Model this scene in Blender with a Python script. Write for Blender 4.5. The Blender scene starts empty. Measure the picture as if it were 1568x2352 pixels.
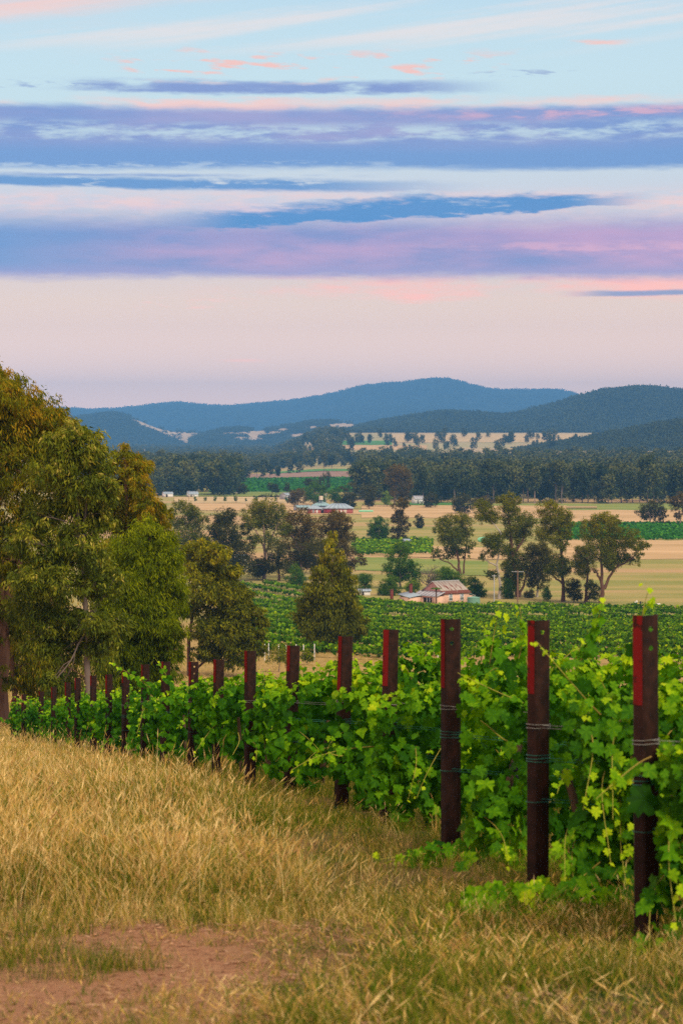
import bpy, math, random
import numpy as np
sc = bpy.context.scene
COL = sc.collection
PI = math.pi
FPX, CX, HV = 5553.0, 784.0, 1000.0      # focal length and eye-level in units of a 1568 x 2352 frame

# ------------------------------------------------------------------ camera, world, sun, exposure
cam_d = bpy.data.cameras.new('camera'); cam = bpy.data.objects.new('camera', cam_d); COL.objects.link(cam)
cam.location = (0, 0, 0); cam.rotation_euler = (PI / 2, 0, 0)
cam_d.sensor_fit = 'AUTO'; cam_d.sensor_width = 36; cam_d.lens = 36 * FPX / 2352
cam_d.shift_y = -176 / 2352
cam_d.clip_start = 0.1; cam_d.clip_end = 60000
cam_d.dof.use_dof = True; cam_d.dof.focus_distance = 55; cam_d.dof.aperture_fstop = 5.6
sc.camera = cam
sc.view_settings.view_transform = 'Standard'; sc.view_settings.look = 'None'
sc.view_settings.exposure = 0.0; sc.view_settings.gamma = 1
sc.view_settings.use_curve_mapping = False
cy = sc.cycles
cy.max_bounces = 6; cy.diffuse_bounces = 3; cy.glossy_bounces = 2; cy.transmission_bounces = 3
cy.volume_bounces = 0; cy.transparent_max_bounces = 8
cy.use_denoising = False
cy.sample_clamp_indirect = 2.0
SUN_EL, SUN_AZ = math.radians(44), math.radians(146)    # azimuth clockwise from +Y: behind the camera
sd = bpy.data.lights.new('sun', 'SUN'); sun = bpy.data.objects.new('sun', sd); COL.objects.link(sun)
sd.energy = 3.4; sd.angle = math.radians(20); sd.color = (1.0, 0.82, 0.60)
from mathutils import Vector
_d = Vector((math.sin(SUN_AZ) * math.cos(SUN_EL), math.cos(SUN_AZ) * math.cos(SUN_EL), math.sin(SUN_EL)))
sun.rotation_euler = _d.to_track_quat('Z', 'Y').to_euler()

def lin(r, g, b):
    f = lambda c: (c / 255 / 12.92) if c / 255 <= 0.04045 else ((c / 255 + 0.055) / 1.055) ** 2.4
    return (f(r), f(g), f(b))

class NT:
    """small node-building helper"""
    def __init__(s, tree): s.t = tree; s.n = tree.nodes; s.l = tree.links
    def node(s, typ, **kw):
        nd = s.n.new(typ)
        for k, v in kw.items(): setattr(nd, k, v)
        return nd
    def put(s, sock, v):
        if isinstance(v, bpy.types.NodeSocket): s.l.new(v, sock)
        elif v is not None:
            if sock.type == 'RGBA' and len(v) == 3: v = (*v, 1)
            sock.default_value = v
    def m(s, op, a, b=None, c=None, clamp=False):
        nd = s.node('ShaderNodeMath', operation=op, use_clamp=clamp)
        for i, v in enumerate((a, b, c)):
            if v is not None: s.put(nd.inputs[i], v)
        return nd.outputs[0]
    def mr(s, x, a, b, c=0.0, d=1.0, smooth=True):
        nd = s.node('ShaderNodeMapRange', interpolation_type='SMOOTHSTEP' if smooth else 'LINEAR', clamp=True)
        for i, v in enumerate((x, a, b, c, d)): s.put(nd.inputs[i], v)
        return nd.outputs[0]
    def mix(s, f, a, b):
        nd = s.node('ShaderNodeMix', data_type='RGBA', clamp_factor=True)
        s.put(nd.inputs[0], f); s.put(nd.inputs[6], a); s.put(nd.inputs[7], b)
        return nd.outputs[2]
    def noise(s, vec, scale, detail=4, rough=0.55, dist=0.0, dim='3D'):
        nd = s.node('ShaderNodeTexNoise', noise_dimensions=dim)
        if vec is not None: s.put(nd.inputs['Vector'], vec)
        s.put(nd.inputs['Scale'], scale); s.put(nd.inputs['Detail'], detail); s.put(nd.inputs['Roughness'], rough); s.put(nd.inputs['Distortion'], dist)
        return nd.outputs[0]
    def xyz(s, x, y, z=0.0):
        nd = s.node('ShaderNodeCombineXYZ')
        for i, v in enumerate((x, y, z)): s.put(nd.inputs[i], v)
        return nd.outputs[0]
    def sep(s, v):
        nd = s.node('ShaderNodeSeparateXYZ'); s.put(nd.inputs[0], v); return nd.outputs
    def ramp(s, x, stops):
        nd = s.node('ShaderNodeValToRGB'); s.put(nd.inputs[0], x); e = nd.color_ramp.elements
        while len(e) < len(stops): e.new(0.5)
        for el, (p, c) in zip(e, stops): el.position = p; el.color = (*c, 1)
        return nd.outputs[0]

world = bpy.data.worlds.new('World'); sc.world = world; world.use_nodes = True
W = NT(world.node_tree); W.n.clear()
tc = W.node('ShaderNodeTexCoord'); X_, Y_, Z_ = W.sep(tc.outputs['Generated'])
hh = W.m('SQRT', W.m('ADD', W.m('MULTIPLY', X_, X_), W.m('MULTIPLY', Y_, Y_)))
tt = W.m('DIVIDE', Z_, W.m('MAXIMUM', hh, 1e-4))
Q = W.m('MULTIPLY', tt, FPX)                               # height above the horizon, 0..1000 inside the view
P = W.m('MULTIPLY', W.m('ARCTAN2', X_, Y_), FPX)           # bearing
SKY = 1.0
base = W.ramp(W.m('DIVIDE', Q, 1100.0, clamp=True), [
    (0.00, lin(214, 196, 206)), (0.06, lin(214, 198, 207)), (0.17, lin(217, 203, 206)), (0.28, lin(221, 207, 202)),
    (0.40, lin(214, 206, 216)), (0.50, lin(206, 211, 228)), (0.62, lin(200, 222, 233)), (0.75, lin(200, 226, 238)),
    (0.88, lin(196, 224, 238)), (1.00, lin(180, 216, 238))])
nish = W.node('ShaderNodeTexSky', sky_type='NISHITA', sun_disc=False, sun_elevation=SUN_EL, sun_rotation=SUN_AZ)
nsc = W.node('ShaderNodeMix', data_type='RGBA', blend_type='MULTIPLY'); W.put(nsc.inputs[0], 1.0); W.put(nsc.inputs[6], nish.outputs[0]); W.put(nsc.inputs[7], (0.1, 0.1, 0.1))
col = W.mix(W.mr(tt, 0.2, 1.1), base, W.mix(0.55, lin(150, 196, 228), nsc.outputs[2]))
# clouds: long level bands, all round the sky
w1 = W.noise(W.xyz(W.m('DIVIDE', P, 520.0), W.m('DIVIDE', Q, 110.0)), 1.0, 5, 0.6)
w2 = W.noise(W.xyz(W.m('DIVIDE', P, 130.0), W.m('DIVIDE', Q, 26.0), 4.0), 1.0, 6, 0.62)
w4 = W.noise(W.xyz(W.m('DIVIDE', P, 60.0), W.m('DIVIDE', W.m('ADD', Q, W.m('MULTIPLY', P, .06)), 9.0), 14.0), 1.0, 5, 0.6)
w3 = W.noise(W.xyz(W.m('DIVIDE', P, 900.0), W.m('DIVIDE', Q, 240.0), 9.0), 1.0, 3, 0.5)
wob = W.m('ADD', W.m('MULTIPLY', W.m('SUBTRACT', w1, 0.5), 60.0), W.m('ADD', W.m('MULTIPLY', W.m('SUBTRACT', w2, 0.5), 44.0), W.m('MULTIPLY', W.m('SUBTRACT', w4, 0.5), 20.0)))
def band(lo, hi, sl, sh, w=1.0, q=None):
    qq = W.m('ADD', Q if q is None else q, W.m('MULTIPLY', wob, w))
    return W.m('MULTIPLY', W.mr(qq, lo - sl, lo + sl), W.mr(qq, hi + sh, hi - sh))
def win(a, b, s): return W.m('MULTIPLY', W.mr(P, a - s, a + s), W.mr(P, b + s, b - s))
def over(c, mask, k):
    global col
    col = W.mix(W.m('MULTIPLY', mask, k, clamp=True), col, c)
mul = lambda a, b: W.m('MULTIPLY', a, b)
# pink under-lit wisps
over(lin(255, 190, 182), mul(mul(band(318, 372, 14, 16, .9), W.mr(W.m('ADD', w1, W.m('MULTIPLY', w2, .5)), .62, .92)), W.mr(P, -420, -60)), .9)
over(lin(246, 200, 196), mul(band(296, 318, 8, 8, .9), mul(W.mr(w4, .5, .66), win(-450, -230, 60))), .6)
over(lin(244, 208, 208), mul(band(505, 560, 20, 20, 1.0), W.mr(w2, .36, .66)), .8)
over(lin(196, 190, 224), mul(mul(band(488, 530, 14, 24, 1.2), W.mr(w1, .36, .6)), win(-1500, 200, 300)), .75)
over(lin(247, 205, 200), mul(band(752, 775, 8, 8, .8), W.mr(w1, .40, .6)), .9)
# lower band
c1 = W.mix(W.mr(w1, .35, .65), lin(126, 140, 202), lin(186, 156, 204))
c1 = W.mix(W.mr(P, -250, -900), c1, lin(106, 146, 208))
c1 = W.mix(W.mr(Q, 400, 360), c1, lin(150, 150, 208))
over(c1, band(364, 492, 15, 36, .55), .97)
over(lin(204, 160, 204), mul(band(405, 474, 18, 20, 1.1), W.mr(P, -50, 600)), .48)
over(lin(228, 176, 204), mul(mul(band(420, 445, 9, 10, 1.0), W.mr(w2, .42, .62)), W.mr(P, 0, 500)), .6)
over(lin(96, 140, 206), mul(mul(band(440, 478, 14, 16, 1.0), W.mr(w1, .45, .62)), W.mr(P, 100, -500)), .7)
# dark streak climbing to the right
qt = W.m('SUBTRACT', Q, W.m('MULTIPLY', P, 0.052))
sh = W.m('MULTIPLY', W.m('ABSOLUTE', W.m('ADD', P, -110.0)), 0.045)
up = W.m('ADD', qt, W.m('MULTIPLY', wob, 1.1))
over(lin(74, 136, 204), mul(mul(W.mr(up, 484, 494), W.mr(W.m('ADD', up, sh), 552, 530)), mul(win(-330, 620, 120), mul(W.mr(w2, .25, .45), W.mr(w4, .05, .34)))), .95)
# thin band on the left
q3 = W.m('ADD', Q, W.m('MULTIPLY', P, 0.012))
over(lin(92, 142, 206), mul(mul(band(561, 584, 5, 7, .35, q3), win(-2600, 120, 260)), W.mr(w2, .3, .45)), .92)
over(lin(120, 150, 210), mul(mul(band(593, 599, 3, 3, .25), W.mr(w1, .4, .55)), win(-2600, 0, 150)), .8)
# upper big band with broken light patches
c4 = W.mix(W.mr(w1, .35, .7), lin(122, 148, 208), lin(160, 158, 208))
c4 = W.mix(W.mr(Q, 640, 690), lin(112, 150, 210), c4)
hole = mul(band(678, 716, 10, 12, .5), W.mr(w2, .40, .62))
over(c4, mul(band(612, 752, 10, 12, .42), W.m('SUBTRACT', 1.0, W.m('MULTIPLY', hole, .75))), .96)
over(lin(232, 178, 196), mul(mul(band(728, 752, 9, 8, .5), W.mr(w2, .42, .62)), W.mr(P, -100, 500)), .7)
over(lin(196, 212, 232), mul(band(600, 628, 4, 5, .5), mul(W.mr(w2, .5, .62), win(-1200, 200, 300))), .6)
# streak above it
over(lin(126, 146, 206), mul(mul(band(786, 812, 6, 9, .5), W.mr(W.m('ADD', w1, W.m('MULTIPLY', w2, .4)), .52, .72)), win(-620, 260, 160)), .92)
over(lin(140, 160, 210), mul(mul(band(792, 808, 5, 5, .8), W.mr(w2, .5, .62)), win(-2600, -380, 120)), .7)
# small pink puffs and high cirrus
v5 = W.noise(W.xyz(W.m('DIVIDE', W.m('ADD', P, W.m('MULTIPLY', Q, 1.5)), 105.0), W.m('DIVIDE', Q, 24.0), 2.0), 1.0, 3, 0.5)
over(lin(250, 196, 186), mul(mul(band(818, 880, 16, 18, .6), W.mr(W.m('ADD', v5, W.m('MULTIPLY', W.m('SUBTRACT', w4, .5), .25)), .53, .66)), win(-520, 360, 120)), .9)
over(lin(150, 168, 210), mul(mul(band(822, 836, 6, 6, .8), W.mr(w4, .5, .62)), win(280, 520, 60)), .7)
over(lin(250, 200, 190), mul(mul(band(896, 906, 4, 4, .5), W.mr(w2, .42, .54)), win(540, 640, 40)), .85)
v6 = W.noise(W.xyz(W.m('DIVIDE', W.m('SUBTRACT', P, W.m('MULTIPLY', Q, 3.0)), 700.0), W.m('DIVIDE', W.m('SUBTRACT', Q, W.m('MULTIPLY', P, .13)), 42.0), 7.0), 1.0, 4, 0.5)
over(lin(240, 228, 226), mul(W.mr(Q, 850, 930), W.mr(W.m('ADD', v6, W.m('MULTIPLY', W.m('SUBTRACT', w4, .5), .12)), .44, .70)), .7)
over(lin(250, 214, 204), mul(W.mr(W.m('SUBTRACT', Q, W.m('MULTIPLY', P, .10)), 1000, 1080), W.mr(v6, .35, .6)), .75)
over(lin(252, 206, 196), mul(mul(W.mr(P, -330, -820), W.mr(W.m('ADD', Q, W.m('MULTIPLY', wob, 1.2)), 915, 1000)), W.mr(v6, .25, .6)), .85)
# thin blue streak low on the right
q8 = W.m('SUBTRACT', Q, W.m('MULTIPLY', P, .012))
over(lin(124, 146, 200), mul(band(311, 323, 3, 4, .2, q8), W.mr(P, 480, 640)), .9)
over(lin(244, 196, 190), mul(band(168, 174, 3, 3, .3), mul(win(-260, -190, 40), W.mr(w2, .4, .5))), .6)
# the low sky is seen through the valley haze as well, so what lies behind the haze is brighter there
boost = W.ramp(W.m('DIVIDE', Q, 1000.0, clamp=True), [(0.0, (.98, .65, .36)), (0.08, (.86, .595, .335)), (0.25, (.495, .388, .285)), (0.4, (.355, .325, .28)), (0.6, (.31, .30, .275)), (1.0, (.28, .275, .27))])
bm = W.node('ShaderNodeMix', data_type='RGBA', blend_type='MULTIPLY'); W.put(bm.inputs[0], 1.0); W.put(bm.inputs[6], col); W.put(bm.inputs[7], boost)
b4 = W.node('ShaderNodeMix', data_type='RGBA', blend_type='MULTIPLY'); W.put(b4.inputs[0], 1.0); W.put(b4.inputs[6], bm.outputs[2]); W.put(b4.inputs[7], (4.0, 4.0, 4.0))
gr = W.mix(W.mr(tt, -0.02, 0.0), (0.16, 0.13, 0.06), b4.outputs[2])
bg = W.node('ShaderNodeBackground'); W.put(bg.inputs[0], gr); bg.inputs[1].default_value = SKY
wo = W.node('ShaderNodeOutputWorld'); W.l.new(bg.outputs[0], wo.inputs[0])

# ------------------------------------------------------------------ helpers
def norm(a): return a / np.maximum(np.linalg.norm(a, axis=-1, keepdims=True), 1e-9)

class Geo:
    """collects vertices and faces of ONE mesh"""
    def __init__(s): s.v = []; s.f = []; s.a = []; s.n = 0
    def add(s, v, f, a=0.5):
        v = np.asarray(v, float).reshape(-1, 3); f = np.asarray(f, int)
        s.v.append(v); s.f.append(f + s.n); s.n += len(v)
        s.a.append(np.broadcast_to(np.asarray(a, float), (len(f),)).copy())
        return s
    def tube(s, pts, rad, n=6, a=0.5, cap=True):
        p = np.asarray(pts, float); k = len(p); r = np.broadcast_to(np.asarray(rad, float), (k,))
        t = norm(np.gradient(p, axis=0)); ref = np.array([0.31, 0.77, 0.2]) if abs(t[0][1]) < .85 else np.array([1.0, 0, 0.1])
        u = norm(np.cross(t, ref)); w = np.cross(t, u)
        an = np.arange(n) * 2 * PI / n
        ring = p[:, None] + r[:, None, None] * (np.cos(an)[None, :, None] * u[:, None] + np.sin(an)[None, :, None] * w[:, None])
        i = np.arange(k - 1)[:, None] * n; j = np.arange(n)[None]; jn = (j + 1) % n
        f = np.stack([i + j, i + jn, i + n + jn, i + n + j], -1).reshape(-1, 4)
        s.add(ring.reshape(-1, 3), f, a)
        if cap:
            for q, e in ((0, -1), (k - 1, 1)):
                c = s.n; vv = np.vstack([ring[q], p[q:q + 1]])
                s.add(vv, [[(m + 1) % n, m, n] if e < 0 else [m, (m + 1) % n, n] for m in range(n)], a)
        return s
    def box(s, lo, hi, a=0.5):
        x0, y0, z0 = lo; x1, y1, z1 = hi
        v = [(x0, y0, z0), (x1, y0, z0), (x1, y1, z0), (x0, y1, z0), (x0, y0, z1), (x1, y0, z1), (x1, y1, z1), (x0, y1, z1)]
        return s.add(v, [(0, 3, 2, 1), (4, 5, 6, 7), (0, 1, 5, 4), (1, 2, 6, 5), (2, 3, 7, 6), (3, 0, 4, 7)], a)
    def quads(s, v, a=0.5):
        n = len(v) // 4; return s.add(v, np.arange(n * 4).reshape(n, 4), a)
    def mesh(s, name, mat=None, smooth=False):
        V = np.vstack(s.v); me = bpy.data.meshes.new(name)
        loops = np.concatenate([f.ravel() for f in s.f]); cnt = np.concatenate([np.full(len(f), f.shape[1]) for f in s.f])
        me.vertices.add(len(V)); me.vertices.foreach_set('co', V.astype(np.float32).ravel())
        me.loops.add(len(loops)); me.loops.foreach_set('vertex_index', loops.astype(np.int32))
        me.polygons.add(len(cnt)); me.polygons.foreach_set('loop_start', np.concatenate([[0], np.cumsum(cnt)[:-1]]).astype(np.int32))
        if smooth: me.polygons.foreach_set('use_smooth', np.ones(len(cnt), bool))
        at = me.attributes.new('v', 'FLOAT', 'FACE'); at.data.foreach_set('value', np.concatenate(s.a).astype(np.float32))
        me.update(calc_edges=True)
        if mat: me.materials.append(mat)
        return me
    def obj(s, name, mat=None, parent=None, smooth=False, loc=None):
        return link(name, s.mesh(name, mat, smooth), parent, loc)

def link(name, me, parent=None, loc=None):
    o = bpy.data.objects.new(name, me); COL.objects.link(o)
    if parent is not None: o.parent = parent
    if loc is not None: o.location = loc
    return o
def tag(o, label, cat, group=None):
    o['label'] = label; o['category'] = cat
    if group: o['group'] = group
    return o
def thing(name, label, cat, loc=(0, 0, 0), rz=0.0, group=None):
    o = bpy.data.objects.new(name, None); COL.objects.link(o); o.location = loc; o.rotation_euler = (0, 0, rz)
    o.empty_display_size = 0.2
    return tag(o, label, cat, group)
def copy_thing(root, loc, rz=0.0, s=1.0, label=None, group=None):
    r = root.copy(); COL.objects.link(r); r.location = loc; r.rotation_euler = (0, 0, rz); r.scale = (s, s, s)
    if label: r['label'] = label
    if group: r['group'] = group
    for ch in root.children:
        c = ch.copy(); COL.objects.link(c); c.parent = r
        for g in ch.children:
            d = g.copy(); COL.objects.link(d); d.parent = c
    return r
_O1 = 'zeroth first second third fourth fifth sixth seventh eighth ninth tenth eleventh twelfth thirteenth fourteenth fifteenth sixteenth seventeenth eighteenth nineteenth'.split()
def nth(n):
    if n < 20: return _O1[n]
    t = {2: 'twent', 3: 'thirt', 4: 'fort', 5: 'fift', 6: 'sixt', 7: 'sevent', 8: 'eight', 9: 'ninet'}[n // 10]
    return t + 'ieth' if n % 10 == 0 else t + 'y-' + _O1[n % 10]
def kind(o, k): o['kind'] = k; return o

# ------------------------------------------------------------------ materials
def material(name, f, rough=0.8, spec=0.2, bump=None):
    m = bpy.data.materials.new(name); m.use_nodes = True; T = NT(m.node_tree); T.n.clear()
    b = T.node('ShaderNodeBsdfPrincipled'); o = T.node('ShaderNodeOutputMaterial'); T.l.new(b.outputs[0], o.inputs[0])
    T.put(b.inputs['Base Color'], f(T) if callable(f) else f)
    T.put(b.inputs['Roughness'], rough); T.put(b.inputs['Specular IOR Level'], spec)
    if bump:
        bn = T.node('ShaderNodeBump'); T.put(bn.inputs['Height'], bump[0](T)); bn.inputs['Strength'].default_value = bump[1]; bn.inputs['Distance'].default_value = bump[2]
        T.l.new(bn.outputs[0], b.inputs['Normal'])
    return m
def attr(T, nm='v'):
    a = T.node('ShaderNodeAttribute', attribute_name=nm); return a.outputs['Fac']
def pos(T): return T.node('ShaderNodeNewGeometry').outputs['Position']
def obj_co(T): return T.node('ShaderNodeTexCoord').outputs['Object']
def leaf_material(name, stops, transl=0.35, rough=0.55, spec=0.25, rnd=0.0):
    m = bpy.data.materials.new(name); m.use_nodes = True; T = NT(m.node_tree); T.n.clear()
    x = attr(T)
    if rnd:
        oi = T.node('ShaderNodeObjectInfo'); x = T.m('ADD', x, T.m('MULTIPLY', T.m('SUBTRACT', oi.outputs['Random'], .5), rnd), clamp=True)
    c = T.ramp(x, stops)
    b = T.node('ShaderNodeBsdfPrincipled'); T.put(b.inputs['Base Color'], c); T.put(b.inputs['Roughness'], rough); T.put(b.inputs['Specular IOR Level'], spec)
    o = T.node('ShaderNodeOutputMaterial')
    if transl:
        tr = T.node('ShaderNodeBsdfTranslucent')
        hs = T.node('ShaderNodeHueSaturation'); hs.inputs['Saturation'].default_value = 1.1; hs.inputs['Value'].default_value = 1.25; T.put(hs.inputs['Color'], c)
        T.put(tr.inputs[0], hs.outputs[0])
        mx = T.node('ShaderNodeMixShader'); mx.inputs[0].default_value = transl
        T.l.new(b.outputs[0], mx.inputs[1]); T.l.new(tr.outputs[0], mx.inputs[2]); T.l.new(mx.outputs[0], o.inputs[0])
    else: T.l.new(b.outputs[0], o.inputs[0])
    return m

M = {}
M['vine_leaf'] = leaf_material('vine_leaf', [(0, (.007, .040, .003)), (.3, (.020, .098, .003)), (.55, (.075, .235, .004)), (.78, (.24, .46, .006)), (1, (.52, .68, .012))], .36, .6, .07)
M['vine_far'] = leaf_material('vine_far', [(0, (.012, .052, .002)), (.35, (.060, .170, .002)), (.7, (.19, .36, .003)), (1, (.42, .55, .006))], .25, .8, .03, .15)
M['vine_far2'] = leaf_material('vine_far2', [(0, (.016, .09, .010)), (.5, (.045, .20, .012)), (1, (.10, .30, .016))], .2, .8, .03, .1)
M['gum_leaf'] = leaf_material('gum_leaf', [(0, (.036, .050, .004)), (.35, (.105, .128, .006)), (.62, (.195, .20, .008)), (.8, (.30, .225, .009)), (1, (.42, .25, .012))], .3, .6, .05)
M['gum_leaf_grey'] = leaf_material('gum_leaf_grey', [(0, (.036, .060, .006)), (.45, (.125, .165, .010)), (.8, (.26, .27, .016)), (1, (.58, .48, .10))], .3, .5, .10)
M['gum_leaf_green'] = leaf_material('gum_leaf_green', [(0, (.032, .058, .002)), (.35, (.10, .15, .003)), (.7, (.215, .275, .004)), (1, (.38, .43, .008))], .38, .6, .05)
M['gum_leaf_brown'] = leaf_material('gum_leaf_brown', [(0, (.042, .056, .004)), (.4, (.115, .135, .006)), (.75, (.23, .235, .007)), (1, (.42, .36, .012))], .3, .6, .05)
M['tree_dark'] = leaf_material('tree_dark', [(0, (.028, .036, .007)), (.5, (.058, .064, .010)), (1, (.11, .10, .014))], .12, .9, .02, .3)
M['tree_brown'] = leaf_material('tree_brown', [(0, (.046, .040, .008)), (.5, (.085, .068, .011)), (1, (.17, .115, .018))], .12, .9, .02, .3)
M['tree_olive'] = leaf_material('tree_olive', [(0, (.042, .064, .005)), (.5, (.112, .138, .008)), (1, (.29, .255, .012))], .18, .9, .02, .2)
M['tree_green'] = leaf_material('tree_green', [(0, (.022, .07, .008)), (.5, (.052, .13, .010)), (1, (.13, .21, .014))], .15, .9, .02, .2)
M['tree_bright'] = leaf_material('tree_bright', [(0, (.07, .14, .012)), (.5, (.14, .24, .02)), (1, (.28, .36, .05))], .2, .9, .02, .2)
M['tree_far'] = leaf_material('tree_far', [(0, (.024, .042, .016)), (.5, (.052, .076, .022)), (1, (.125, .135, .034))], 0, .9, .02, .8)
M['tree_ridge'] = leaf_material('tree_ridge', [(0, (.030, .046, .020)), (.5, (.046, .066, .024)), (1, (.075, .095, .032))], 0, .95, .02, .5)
def bark(nm, a, b):
    M[nm] = material(nm, lambda T: T.mix(T.noise(T.xyz(T.m('MULTIPLY', T.sep(obj_co(T))[0], 3.0), T.m('MULTIPLY', T.sep(obj_co(T))[1], 3.0), T.m('MULTIPLY', T.sep(obj_co(T))[2], .6)), 2.0, 5), a, b), .9, .1)
bark('bark_brown', (.05, .026, .017), (.20, .11, .075))
bark('bark_pale', (.16, .10, .08), (.44, .32, .26))
bark('bark_white', (.30, .26, .22), (.62, .57, .50))
bark('bark_grey', (.09, .07, .06), (.25, .20, .17))
bark('vine_wood', (.07, .045, .03), (.20, .13, .08))
M['cane'] = material('cane', lambda T: T.mix(attr(T), (.20, .09, .03), (.42, .42, .06)), .6)
M['grape'] = material('grape', (.012, .010, .03), .45, .4)
M['rust_steel'] = material('rust_steel', lambda T: T.mix(T.mr(T.noise(T.xyz(T.m('MULTIPLY', T.sep(obj_co(T))[0], 1.5), 0.0, T.sep(obj_co(T))[2]), 11.0, 7, .62), .30, .72), (.010, .005, .004), T.mix(T.noise(T.xyz(T.m('MULTIPLY', T.sep(obj_co(T))[0], 40.0), 0.0, T.m('MULTIPLY', T.sep(obj_co(T))[2], 1.5)), 1.0, 4), (.022, .009, .006), (.058, .020, .013))), .55, .22)
M['red_paint'] = material('red_paint', lambda T: T.mix(T.mr(T.noise(obj_co(T), 16.0, 6, .65), .54, .66), T.mix(T.noise(obj_co(T), 5.0, 3), (.24, .012, .011), (.12, .010, .010)), (.04, .012, .009)), .7, .10)
M['wire_green'] = material('wire_green', (.02, .17, .12), .4, .5)
M['wire_grey'] = material('wire_grey', (.22, .22, .20), .4, .5)

# ------------------------------------------------------------------ ground
_py = [-60, 0, 10, 13.2, 15.6, 18.2, 21.5, 27.5, 33.5, 39.5, 44, 50, 58, 63, 68, 73, 79, 86, 92, 110, 150, 200, 250, 300, 350, 450, 520, 600, 690, 800, 1000, 2300, 3000, 4000, 4500, 5000, 5600, 7000, 30000]
_pz = [0.6, -1.62, -2.47, -2.81, -3.03, -3.21, -3.48, -4.1, -4.8, -5.44, -5.97, -6.72, -7.62, -8.2, -8.8, -9.4, -10.1, -10.9, -11.5, -13.4, -17.6, -21.8, -25, -27.8, -30.2, -35.4, -38.6, -41.6, -42.6, -43.4, -44, -44, -39, -21, -8.5, 2.5, 6, 6, 6]
def hz(x, y):
    x = np.asarray(x, float); y = np.asarray(y, float)
    z = np.interp(y, _py, _pz)
    near = np.clip(1 - (y - 60) / 60, 0, 1)
    left = np.clip((735 - (CX + x * FPX / np.maximum(y, 1))) / 110, 0, 1)
    z = np.where(y > 2300, z + (np.interp(y, [2300, 30000], [-44, -34]) - z) * left, z)
    xp = np.interp(y, [13, 40, 95], [1.65, -2.9, -13])
    z = z - 0.04 * np.clip(x - xp - .3, 0, 14) * near
    z = z + near * 0.025 * (np.sin(x * 2.1 + y * .7) + np.sin(y * 1.9 - x * .8))
    return z
def W3(x, v, Y): return np.array([(x - CX) * Y / FPX, Y, -(v - HV) * Y / FPX])
_ys = np.concatenate([np.arange(90, 700, 1.0), np.arange(700, 6000, 4.0)])
def ground_Y(v, ymin=300):
    """distance at which the level ground is seen at height v"""
    vv = HV - hz(_ys * 0, _ys) * FPX / _ys
    k = np.where((vv <= v) & (_ys >= ymin))[0]
    return float(_ys[k[0]]) if len(k) else 5000.0
def on_ground(x, Y): X = (x - CX) * Y / FPX; return (X, Y, float(hz(X, Y)))

def ground_color(T):
    p = pos(T); x, y, z = T.sep(p)
    n1 = T.noise(p, .9, 6, .6); n2 = T.noise(p, 7.0, 5, .65); n3 = T.noise(p, 45.0, 3, .6)
    dirt = T.mix(n2, (.35, .155, .075), (.55, .31, .165))
    dirt = T.mix(T.mr(n3, .5, .72), dirt, (.50, .33, .17))
    soil = T.mix(n2, (.10, .07, .03), (.30, .20, .075))
    soil = T.mix(T.mr(n1, .45, .65), soil, (.09, .11, .025))
    edge = T.m('ADD', y, T.m('MULTIPLY', T.m('SUBTRACT', n1, .5), 2.0))
    track = T.m('MULTIPLY', T.mr(edge, 15.2, 14.5), T.mr(T.m('ADD', x, T.m('MULTIPLY', T.m('SUBTRACT', n1, .5), 1.6)), .35, -.6))
    near = T.mix(track, soil, dirt)
    dry = T.mix(T.noise(p, .25, 6, .65), (.30, .21, .06), (.52, .37, .14))
    near = T.mix(T.mr(y, 70, 105), near, dry)
    # valley pasture: dry yellow green, streaked across
    sv = T.xyz(T.m('MULTIPLY', x, .012), T.m('MULTIPLY', y, .035), 0.0)
    a = T.noise(sv, 1.0, 6, .62); b = T.noise(T.xyz(T.m('MULTIPLY', x, .004), T.m('MULTIPLY', y, .012), 5.0), 1.0, 4, .55)
    past = T.mix(T.mr(a, .35, .65), (.24, .265, .060), (.41, .335, .115))
    past = T.mix(T.mr(b, .5, .62), past, (.47, .32, .15))
    c = T.mix(T.mr(y, 430, 520), near, past)
    far = T.mix(T.mr(T.noise(T.xyz(T.m('MULTIPLY', x, .004), T.m('MULTIPLY', y, .002), 0.0), 1.0, 5), .4, .6), (.46, .36, .20), (.36, .34, .16))
    return T.mix(T.mr(y, 2600, 3600), c, far)
M['ground'] = material('ground', ground_color, .95, .1, (lambda T: T.noise(pos(T), 14.0, 6, .7), .9, .10))
gy = np.concatenate([np.arange(-60, 6, 3.0), np.arange(6, 40, .5), np.arange(40, 120, 2.0), np.arange(120, 700, 15.0), np.arange(700, 6000, 120.0), np.array([6200, 7000, 9000, 12000, 16000, 22000, 30000])])
gs = np.linspace(-1, 1, 61)
GX = gs[None] * (22 + np.maximum(gy, 0) * .85)[:, None]; GY = np.repeat(gy[:, None], 61, 1)
g = Geo(); V = np.stack([GX, GY, hz(GX, GY)], -1).reshape(-1, 3)
i = np.arange(len(gy) - 1)[:, None] * 61 + np.arange(60)[None]
g.add(V, np.stack([i, i + 1, i + 62, i + 61], -1).reshape(-1, 4)); kind(g.obj('ground', M['ground'], smooth=True), 'structure')

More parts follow.
